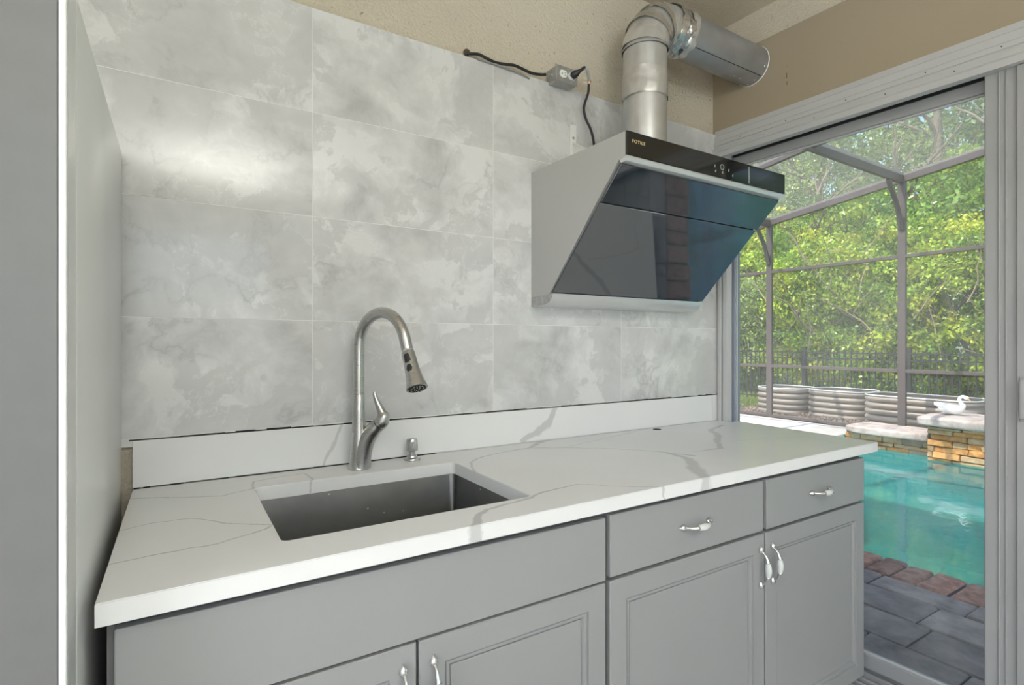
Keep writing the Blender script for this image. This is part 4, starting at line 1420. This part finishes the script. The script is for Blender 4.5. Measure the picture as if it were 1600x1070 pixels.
# mulch chips, one mass
n = 5200
P = np.stack([rng.uniform(8.7, 9.7, n), rng.uniform(1.5, 9.0, n), rng.uniform(0.003, 0.018, n)], axis=1)
V, F = leaf_geo(P, 0.055, 0.6)
V[:, 2] = np.maximum(V[:, 2], 0.002) * 0.6 + 0.002
mo = fast_mesh('mulch', V, F, M['chip'], kind='stuff', loc=(9.4, 4, 0))
props(mo, 'pinkish brown bark mulch on the ground in front of the corrugated beds', 'mulch')
# lawn grass
n = 32000
P = np.stack([rng.uniform(9.85, 13.6, n), rng.uniform(2.5, 12.5, n), np.full(n, -0.02)], axis=1)
V, F = leaf_geo(P, 0.11, 0.16, updir=np.array([0, 0, 1.0]))
g = rng.uniform(0.75, 1.25, n)
cc = np.stack([0.32 * g, 0.40 * g, 0.07 * g, np.ones(n)], axis=1)
mo = fast_mesh('grass', V, F, M['leaf'], cols=np.repeat(cc, 4, axis=0), kind='stuff', loc=(12, 7, 0))
props(mo, 'short sunlit lawn grass beyond the corrugated beds and under the fence', 'grass')

# ------------------------------------------------------------------ CORRUGATED GARDEN BEDS
def garden_bed(x0, x1, y0, y1, h, label, name='garden_bed'):
    g = thing(name, ((x0 + x1) / 2, (y0 + y1) / 2, 0), label, 'garden bed', 'corrugated garden beds behind the pool')
    path = rounded(x0, x1, y0, y1, 0.26, 8)
    cx, cy = (x0 + x1) / 2, (y0 + y1) / 2
    bm = B()
    rows = []
    NZ = 40
    for k in range(NZ + 1):
        zz = h * k / NZ
        off = 0.011 * math.sin(2 * PI * zz / 0.098)
        row = []
        m = len(path)
        for i, (x, y) in enumerate(path):
            a = Vector(path[i - 1]); b = Vector(path[(i + 1) % m])
            t_ = (b - a).normalized(); nn = Vector((t_.y, -t_.x))
            row.append(bm.verts.new((x + nn.x * off, y + nn.y * off, zz)))
        rows.append(row)
    for k in range(NZ):
        for i in range(len(path)):
            bm.faces.new((rows[k][i], rows[k][(i + 1) % len(path)], rows[k + 1][(i + 1) % len(path)], rows[k + 1][i]))
    obj('corrugated_side', bm, M['corr'], g, smooth=80)
    bm = B()
    tube(bm, [Vector((x, y, h)) for x, y in path] + [Vector((path[0][0], path[0][1], h))], 0.011, 6)
    obj('rim', bm, M['white_plastic'], g, smooth=60)
    bm = B()
    prism(bm, [(cx + (x - cx) * 0.985, cy + (y - cy) * 0.985) for x, y in path], 'z', 0.0, h - 0.06)
    obj('soil', bm, M['soil'], g)
    return g
garden_bed(9.30, 10.15, 5.42, 6.25, 0.45, 'corrugated metal garden bed furthest left, behind the left screen post', 'garden_bed')
garden_bed(9.45, 10.30, 4.42, 5.36, 0.46, 'middle corrugated metal garden bed between the two screen posts', 'garden_bed')
garden_bed(9.15, 9.95, 2.86, 4.30, 0.47, 'long corrugated metal garden bed at the right, behind the white swan', 'garden_bed')

# ------------------------------------------------------------------ SCREEN ENCLOSURE
sc = thing('screen_enclosure', (8.7, 3.5, 0), 'bronze aluminium pool screen enclosure with posts, rails, rafters and knee braces', 'screen enclosure')
SXX = 8.70
def eave(y): return 3.36 + 0.122 * (5.5 - y) if y > 1.0 else 3.36 + 0.122 * 4.5
def bar(name, p, q, w, h, mat='bronze'):
    p, q = Vector(p), Vector(q)
    d = (q - p).normalized()
    up = Vector((0, 0, 1)) if abs(d.z) < 0.95 else Vector((1, 0, 0))
    s = d.cross(up).normalized(); u = s.cross(d).normalized()
    bm = B()
    vs = [bm.verts.new(c + s * a * w / 2 + u * b * h / 2) for c in (p, q) for a, b in ((-1, -1), (1, -1), (1, 1), (-1, 1))]
    for f in ((0, 1, 2, 3), (7, 6, 5, 4), (0, 4, 5, 1), (1, 5, 6, 2), (2, 6, 7, 3), (3, 7, 4, 0)):
        bm.faces.new([vs[i] for i in f])
    bmesh.ops.bevel(bm, geom=bm.edges[:], offset=min(w, h) * 0.08, segments=1, affect='EDGES')
    return obj(name, bm, M[mat], sc, at=p)
posts = [(9.4, 0.0), (7.5, 0.0), (5.52, 0.0), (3.52, 0.0), (1.5, 0.0), (-0.5, 0.0), (-2.5, 0)]
for y, zb in posts:
    bar('post', (SXX, y, -0.014), (SXX, y, eave(y) - 0.05), 0.10, 0.05)
for (ya, yb) in zip([p[0] for p in posts], [p[0] for p in posts][1:]):
    for zz, hh in ((0.885, 0.05), (2.50, 0.05), (0.03, 0.05)):
        bar('rail', (SXX, ya - 0.05, zz), (SXX, yb + 0.05, zz), 0.05, hh)
    bar('eave_beam', (SXX, ya, eave(ya)), (SXX, yb, eave(yb)), 0.06, 0.12)
    for xx in (6.38, 4.2):
        bar('purlin', (xx, ya, eave(ya) + 0.02), (xx, yb, eave(yb) + 0.02), 0.05, 0.08)
    # screen cloth panels
    bm = B()
    v = [bm.verts.new(c) for c in ((SXX, ya, 0.0), (SXX, yb, 0.0), (SXX, yb, eave(yb)), (SXX, ya, eave(ya)))]
    bm.faces.new(v)
    obj('screen_cloth', bm, M['screen'], sc)
    bm = B()
    v = [bm.verts.new(c) for c in ((3.4, ya, eave(ya) + 0.03), (3.4, yb, eave(yb) + 0.03), (SXX, yb, eave(yb) + 0.03), (SXX, ya, eave(ya) + 0.03))]
    bm.faces.new(v)
    obj('roof_screen', bm, M['roof_screen'], sc)
for y, zb in posts:
    e_ = eave(y)
    bar('rafter', (SXX, y, e_), (3.38, y, e_ + 0.05), 0.05, 0.15)
    # knee brace, post to rafter, slightly bowed
    pts = catmull([(SXX - 0.03, y, e_ - 0.72), (SXX - 0.16, y, e_ - 0.40), (SXX - 0.42, y, e_ - 0.07)], 4)
    bm = B(); tube(bm, pts, 0.032, 6)
    obj('knee_brace', bm, M['bronze'], sc, smooth=30)

# ------------------------------------------------------------------ BLACK FENCE
fe = thing('picket_fence', (10.9, 5, 0), 'black metal picket fence in front of the trees, behind the garden beds', 'fence')
FXX = 10.9
bm = B(); box(bm, FXX - 0.009, FXX + 0.009, -0.009, 0.009, 0.02, 1.12); 
pk = obj('picket', bm, M['fence'], fe, local=True)
pme = pk.data
for v in pme.vertices: v.co.x -= FXX
pk.location = (0, -4.0, 0)
y = -0.2
first = True
while y < 14:
    if first:
        pk.location = (0, y - 5, 0); first = False
    else:
        c = pk.copy(); C.objects.link(c); c.parent = fe; c.location = (0, y - 5, 0)
    y += 0.105
for zz in (1.085, 0.97, 0.12):
    bm = B(); box(bm, FXX - 0.014, FXX + 0.014, -0.3, 14.0, zz - 0.014, zz + 0.014)
    obj('rail', bm, M['fence'], fe)
y = 0.6
while y < 14:
    bm = B(); box(bm, FXX - 0.03, FXX + 0.03, y - 0.03, y + 0.03, -0.02, 1.18, 0.004)
    box(bm, FXX - 0.036, FXX + 0.036, y - 0.036, y + 0.036, 1.18, 1.20, 0.004)
    obj('post', bm, M['fence'], fe)
    y += 1.85

# ------------------------------------------------------------------ SWAN
swan = thing('swan_figure', (8.02, 2.72, 0.405), 'white swan figure with an orange beak sitting on the stone coping', 'swan figure')
sx, sy0, sz0 = 8.02, 2.72, 0.412
bm = B()
# body: tail (y+) to breast (y-)
st = [(0.17, 0.115, 0.006, 0.006), (0.145, 0.100, 0.022, 0.018), (0.10, 0.072, 0.052, 0.046), (0.05, 0.062, 0.072, 0.060), (0.0, 0.058, 0.080, 0.060), (-0.05, 0.058, 0.072, 0.058), (-0.09, 0.066, 0.052, 0.052), (-0.115, 0.078, 0.028, 0.032), (-0.125, 0.085, 0.008, 0.010)]
rings = []
for (yy_, zz_, rx, rz) in st:
    rings.append([bm.verts.new((sx + rx * math.cos(2 * PI * k / 18), sy0 + yy_, sz0 + zz_ + rz * math.sin(2 * PI * k / 18))) for k in range(18)])
for a, b in zip(rings, rings[1:]):
    for k in range(18):
        bm.faces.new((a[k], a[(k + 1) % 18], b[(k + 1) % 18], b[k]))
bm.faces.new(rings[0]); bm.faces.new(rings[-1])
# S-shaped neck and head
nk = catmull([(sx, sy0 - 0.095, sz0 + 0.080), (sx, sy0 - 0.115, sz0 + 0.115), (sx, sy0 - 0.088, sz0 + 0.155), (sx, sy0 - 0.080, sz0 + 0.195), (sx, sy0 - 0.105, sz0 + 0.222), (sx, sy0 - 0.138, sz0 + 0.214), (sx, sy0 - 0.158, sz0 + 0.198)], 5)
n = len(nk)
tube(bm, nk, [0.036 - 0.017 * min(1, i / 8) + (0.004 * math.sin(PI * (i - 22) / 8) if i > 22 else 0) for i in range(n)], 14)
obj('body', bm, M['swan'], swan, smooth=70)
bm = B()
tube(bm, [(sx, sy0 - 0.155, sz0 + 0.200), (sx, sy0 - 0.172, sz0 + 0.188), (sx, sy0 - 0.188, sz0 + 0.174)], [0.014, 0.010, 0.003], 10)
obj('beak', bm, M['beak'], swan, smooth=60)
for s_ in (-1, 1):
    bm = B()
    rows = []
    for i in range(9):
        q = i / 8
        row = []
        for j in range(5):
            r_ = j / 4
            yv = -0.07 + 0.235 * q
            zv = 0.045 + 0.055 * r_ * (1 - 0.3 * q) + 0.055 * q
            xo = 0.078 * math.sin(PI * min(1, 0.25 + 0.75 * (1 - q))) * (1 - 0.25 * r_) * (0.35 + 0.65 * (1 - q)) + 0.010
            row.append(bm.verts.new((sx + s_ * xo, sy0 + yv, sz0 + zv)))
        rows.append(row)
    for i in range(8):
        for j in range(4):
            bm.faces.new((rows[i][j], rows[i][j + 1], rows[i + 1][j + 1], rows[i + 1][j]))
    o = obj('wing', bm, M['swan'], swan, smooth=60)
    o.modifiers.new('thick', 'SOLIDIFY').thickness = 0.008
    bm = B(); bmesh.ops.create_icosphere(bm, subdivisions=1, radius=0.003)
    bm.transform(Matrix.Translation((sx + s_ * 0.016, sy0 - 0.142, sz0 + 0.216)))
    obj('eye', bm, M['dark'], swan)

# ------------------------------------------------------------------ TREES AND SHRUBS
def crown(name, c, rad, nclump, nleaf, size, pal, parent, spread=0.16, shell=0.45):
    nclump = max(26, int(nclump * 0.42))
    c = np.array(c); rad = np.array(rad)
    d = rng.normal(size=(nclump, 3)); d /= np.linalg.norm(d, axis=1)[:, None]
    d[:, 0] = np.where(rng.random(nclump) < 0.6, -np.abs(d[:, 0]), d[:, 0])
    rr = shell + (1 - shell) * rng.random(nclump) ** 0.5
    K = c + d * rr[:, None] * rad
    K[:, 2] = np.maximum(K[:, 2], 0.15)
    idx = rng.integers(0, nclump, nleaf)
    q = rng.normal(size=(nleaf, 3)); q /= np.linalg.norm(q, axis=1)[:, None]
    cs = rng.uniform(0.6, 1.5, nclump)[idx]
    P = K[idx] + q * (rad.mean() * spread * 1.75 * cs * rng.random(nleaf) ** 0.33)[:, None] * np.array([1, 1, 0.72])
    P[:, 2] = np.maximum(P[:, 2], 0.05)
    V, F = leaf_geo(P, size)
    pal = np.array(pal)
    cc = (pal[rng.integers(0, len(pal), nclump)] * rng.uniform(0.7, 1.3, nclump)[:, None])[idx] * rng.uniform(0.7, 1.3, nleaf)[:, None]
    yel = rng.random(nleaf) < 0.04
    cc[yel] = cc[yel] * np.array([1.4, 1.1, 0.8])
    cc = np.clip(cc * np.array([1.02, 1.15, 1.0]), 0, 0.9)
    cc = np.concatenate([cc, np.ones((nleaf, 1))], axis=1)
    w = np.array(WM(parent).translation)
    return fast_mesh(name, V, F, M['leaf'], cols=np.repeat(cc, 4, axis=0), parent=parent, kind='stuff', loc=w)

def limb(bm, p, d, L, r, depth):
    p = Vector(p); pts = [p.copy()]; rs = [r]
    n = 6
    dd = Vector(d).normalized()
    for i in range(n):
        dd = (dd + Vector((random.gauss(0, .16), random.gauss(0, .16), random.gauss(0.03, .10)))).normalized()
        p = p + dd * L / n
        pts.append(p.copy()); rs.append(r * (1 - 0.65 * (i + 1) / n))
    tube(bm, pts, rs, 6 if depth else 8)
    if depth > 0:
        for i in range(2, n + 1):
            nd = (dd + Vector((random.gauss(0, .8), random.gauss(0, .8), random.uniform(0.0, 0.9)))).normalized()
            limb(bm, pts[i], nd, L * 0.5, rs[i] * 0.6, depth - 1)

BRIGHT = [(0.38, 0.44, 0.045), (0.27, 0.37, 0.04), (0.46, 0.50, 0.06), (0.17, 0.27, 0.04), (0.52, 0.48, 0.06)]
MID = [(0.17, 0.28, 0.05), (0.24, 0.35, 0.06), (0.11, 0.20, 0.04), (0.32, 0.39, 0.07), (0.36, 0.40, 0.07)]
DARK = [(0.09, 0.16, 0.07), (0.13, 0.21, 0.09), (0.17, 0.24, 0.10), (0.22, 0.28, 0.14)]
PALE = [(0.32, 0.37, 0.13), (0.25, 0.30, 0.11), (0.38, 0.40, 0.15), (0.17, 0.23, 0.09)]
def shrub(x, y, rx, ry, h, pal, nl, label, twigs=0, size=0.082):
    nl = int(nl * 2.3)
    s = thing('shrub', (x, y, 0), label, 'shrub', 'shrubs behind the fence')
    crown('foliage', (x, y, h * 0.5), (rx, ry, h * 0.52), max(60, nl // 45), nl, size, pal, s, 0.11, 0.5)
    bm = B()
    for k in range(4):
        limb(bm, (x + random.uniform(-.2, .2), y + random.uniform(-.2, .2), -0.02), (random.uniform(-.5, .3), random.uniform(-.5, .5), 1), h * 0.75, 0.05, 1)
    obj('stem', bm, M['bark'], s, smooth=60)
    for k in range(twigs):
        bm = B()
        yb = y + random.uniform(-ry, ry) * 0.8; zb = random.uniform(0.9, h * 0.8)
        p = Vector((x - rx * 0.95, yb, zb))
        pts = [p]
        d = Vector((-0.15, random.uniform(-0.7, 0.7), 1)).normalized()
        for q in range(5):
            d = (d + Vector((random.gauss(-0.05, .1), random.gauss(0, .2), random.gauss(0, .15)))).normalized()
            pts.append(pts[-1] + d * 0.22)
        tube(bm, catmull(pts, 3), [0.014 * (1 - 0.7 * i / 15) for i in range(16)], 5)
        obj('bare_branch', bm, M['twig'], s, smooth=60)
    return s
shrub(12.9, 10.4, 1.1, 1.3, 3.4, MID, 7500, 'green shrub furthest left behind the fence, above the lawn', 3)
shrub(12.7, 8.6, 1.1, 1.25, 3.1, PALE, 7500, 'pale green shrub behind the fence, left of the left screen post', 5)
shrub(12.8, 7.0, 1.2, 1.2, 3.7, BRIGHT, 9500, 'bright yellow-green shrub behind the fence just right of the left screen post', 4)
shrub(12.6, 5.6, 1.1, 1.15, 3.9, BRIGHT, 9500, 'bright lime shrub with bare twigs on top, midway between the screen posts', 7)
shrub(12.9, 4.2, 1.2, 1.1, 3.6, BRIGHT, 9500, 'tall lime shrub behind the fence right of the right screen post', 4)
shrub(12.7, 2.6, 1.2, 1.2, 3.4, MID, 8500, 'mid-green shrub behind the fence at the right edge of the door glass', 5)
shrub(13.0, 0.6, 1.3, 1.5, 3.6, MID, 5000, 'broad green shrub out of sight past the door stile, behind the fence', 0)
shrub(13.2, -2.2, 1.4, 1.8, 3.8, BRIGHT, 5000, 'lime shrub furthest towards the house corner, behind the fence', 0)
shrub(13.0, -5.5, 1.6, 2.2, 4.0, MID, 5000, 'round green shrub at the far near end of the garden', 0)

def tree(x, y, h, cr, pal, nl, label, lean=0.0, size=0.17, name='tree', shell=0.35, low=0.35, back=0.0):
    nl = int(nl * 1.8); size *= 0.72
    s = thing(name, (x, y, 0), label, 'tree', 'trees behind the shrubs')
    crown('foliage', (x + back, y, h * (low + (1 - low) / 2)), (cr, cr, h * (1 - low) / 2), max(60, nl // 55), nl, size, pal, s, 0.12, shell)
    bm = B()
    pts = [Vector((x, y, -0.02))]
    for i in range(8):
        pts.append(Vector((x + lean * (i + 1) / 8 + random.gauss(0, .06), y + random.gauss(0, .08), h * 0.93 * (i + 1) / 8)))
    tube(bm, pts, [0.16 * (1 - 0.8 * i / 8) * h / 9 for i in range(9)], 10)
    obj('trunk', bm, M['bark'], s, smooth=60)
    bm = B()
    for i in range(3, 9):
        for k in range(2):
            limb(bm, pts[min(i, 8)], (random.uniform(-1, .4), random.uniform(-1, 1), random.uniform(.2, .8)), cr * 0.8, 0.055, 1)
    obj('branch', bm, M['bark'], s, smooth=60)
    return s
tree(15.6, 11.6, 5.6, 2.1, MID, 8000, 'leafy tree at the far left behind the shrubs', size=0.17, low=0.1)
tree(15.2, 8.6, 5.2, 2.0, BRIGHT, 8000, 'yellowish tree behind the shrubs above the left screen post', size=0.16, low=0.1)
tree(15.8, 6.2, 5.5, 2.1, MID, 8000, 'green tree behind the shrubs seen between the two screen posts', size=0.17, low=0.1)
tree(15.4, 3.9, 5.8, 2.1, MID, 8500, 'green tree behind the shrubs right of the right screen post', size=0.17, low=0.1)
tree(15.6, 1.5, 6.0, 2.2, MID, 7000, 'tree at the right end of the view through the door glass', size=0.17, low=0.1)
tree(16.0, -2.0, 7.0, 2.6, MID, 5000, 'tree past the right end of the door glass, nearest the house', size=0.2)
tree(16.0, -6.5, 7.0, 3.0, DARK, 5000, 'dark tree at the near end of the garden', size=0.2)
tree(18.6, 12.3, 11.5, 2.0, PALE, 4200, 'slender hazy tree with a bare trunk at the upper left of the glass', size=0.2, shell=0.2, low=0.3, back=1.2)
tree(17.9, 9.5, 11.0, 2.0, PALE, 4200, 'slender tree whose bare trunk shows above the hood end of the eave beam', size=0.2, shell=0.2, low=0.3, back=1.3)
tree(17.9, 6.45, 12.0, 2.1, PALE, 4600, 'tall open-crowned tree with a bare trunk above the right screen post', size=0.2, shell=0.2, low=0.3, back=1.3)
tree(18.6, 4.2, 11.5, 2.1, MID, 4600, 'tall tree at the upper right of the glass', size=0.2, shell=0.2, low=0.3, back=0.8)
tree(16.5, 14.8, 6.5, 2.6, MID, 5000, 'green tree past the left end of the view, beyond the lawn', size=0.2, low=0.1)
tree(15.5, 19.5, 7.5, 3.2, DARK, 5000, 'dark tree furthest left beyond the lawn', size=0.22, low=0.1)
tree(21.0, 20.5, 11.5, 3.6, MID, 5000, 'tall tree standing behind the leftmost dark tree', size=0.26, low=0.1)
tree(20.5, 1.0, 12.0, 2.8, DARK, 5000, 'tall dark tree past the upper right corner of the glass', size=0.22, shell=0.2, low=0.3)
tree(24.0, 15.5, 13.0, 3.4, PALE, 7000, 'most distant tree on the left', size=0.30, shell=0.1, low=0.1)
tree(24.5, 11.0, 12.5, 3.4, MID, 7000, 'most distant green tree left of centre', size=0.30, shell=0.1, low=0.1)
tree(24.5, 6.5, 13.0, 3.4, PALE, 7000, 'most distant pale tree right of centre', size=0.30, shell=0.1, low=0.1)
tree(24.5, 2.0, 13.0, 3.4, MID, 7000, 'most distant green tree on the right', size=0.30, shell=0.1, low=0.1)
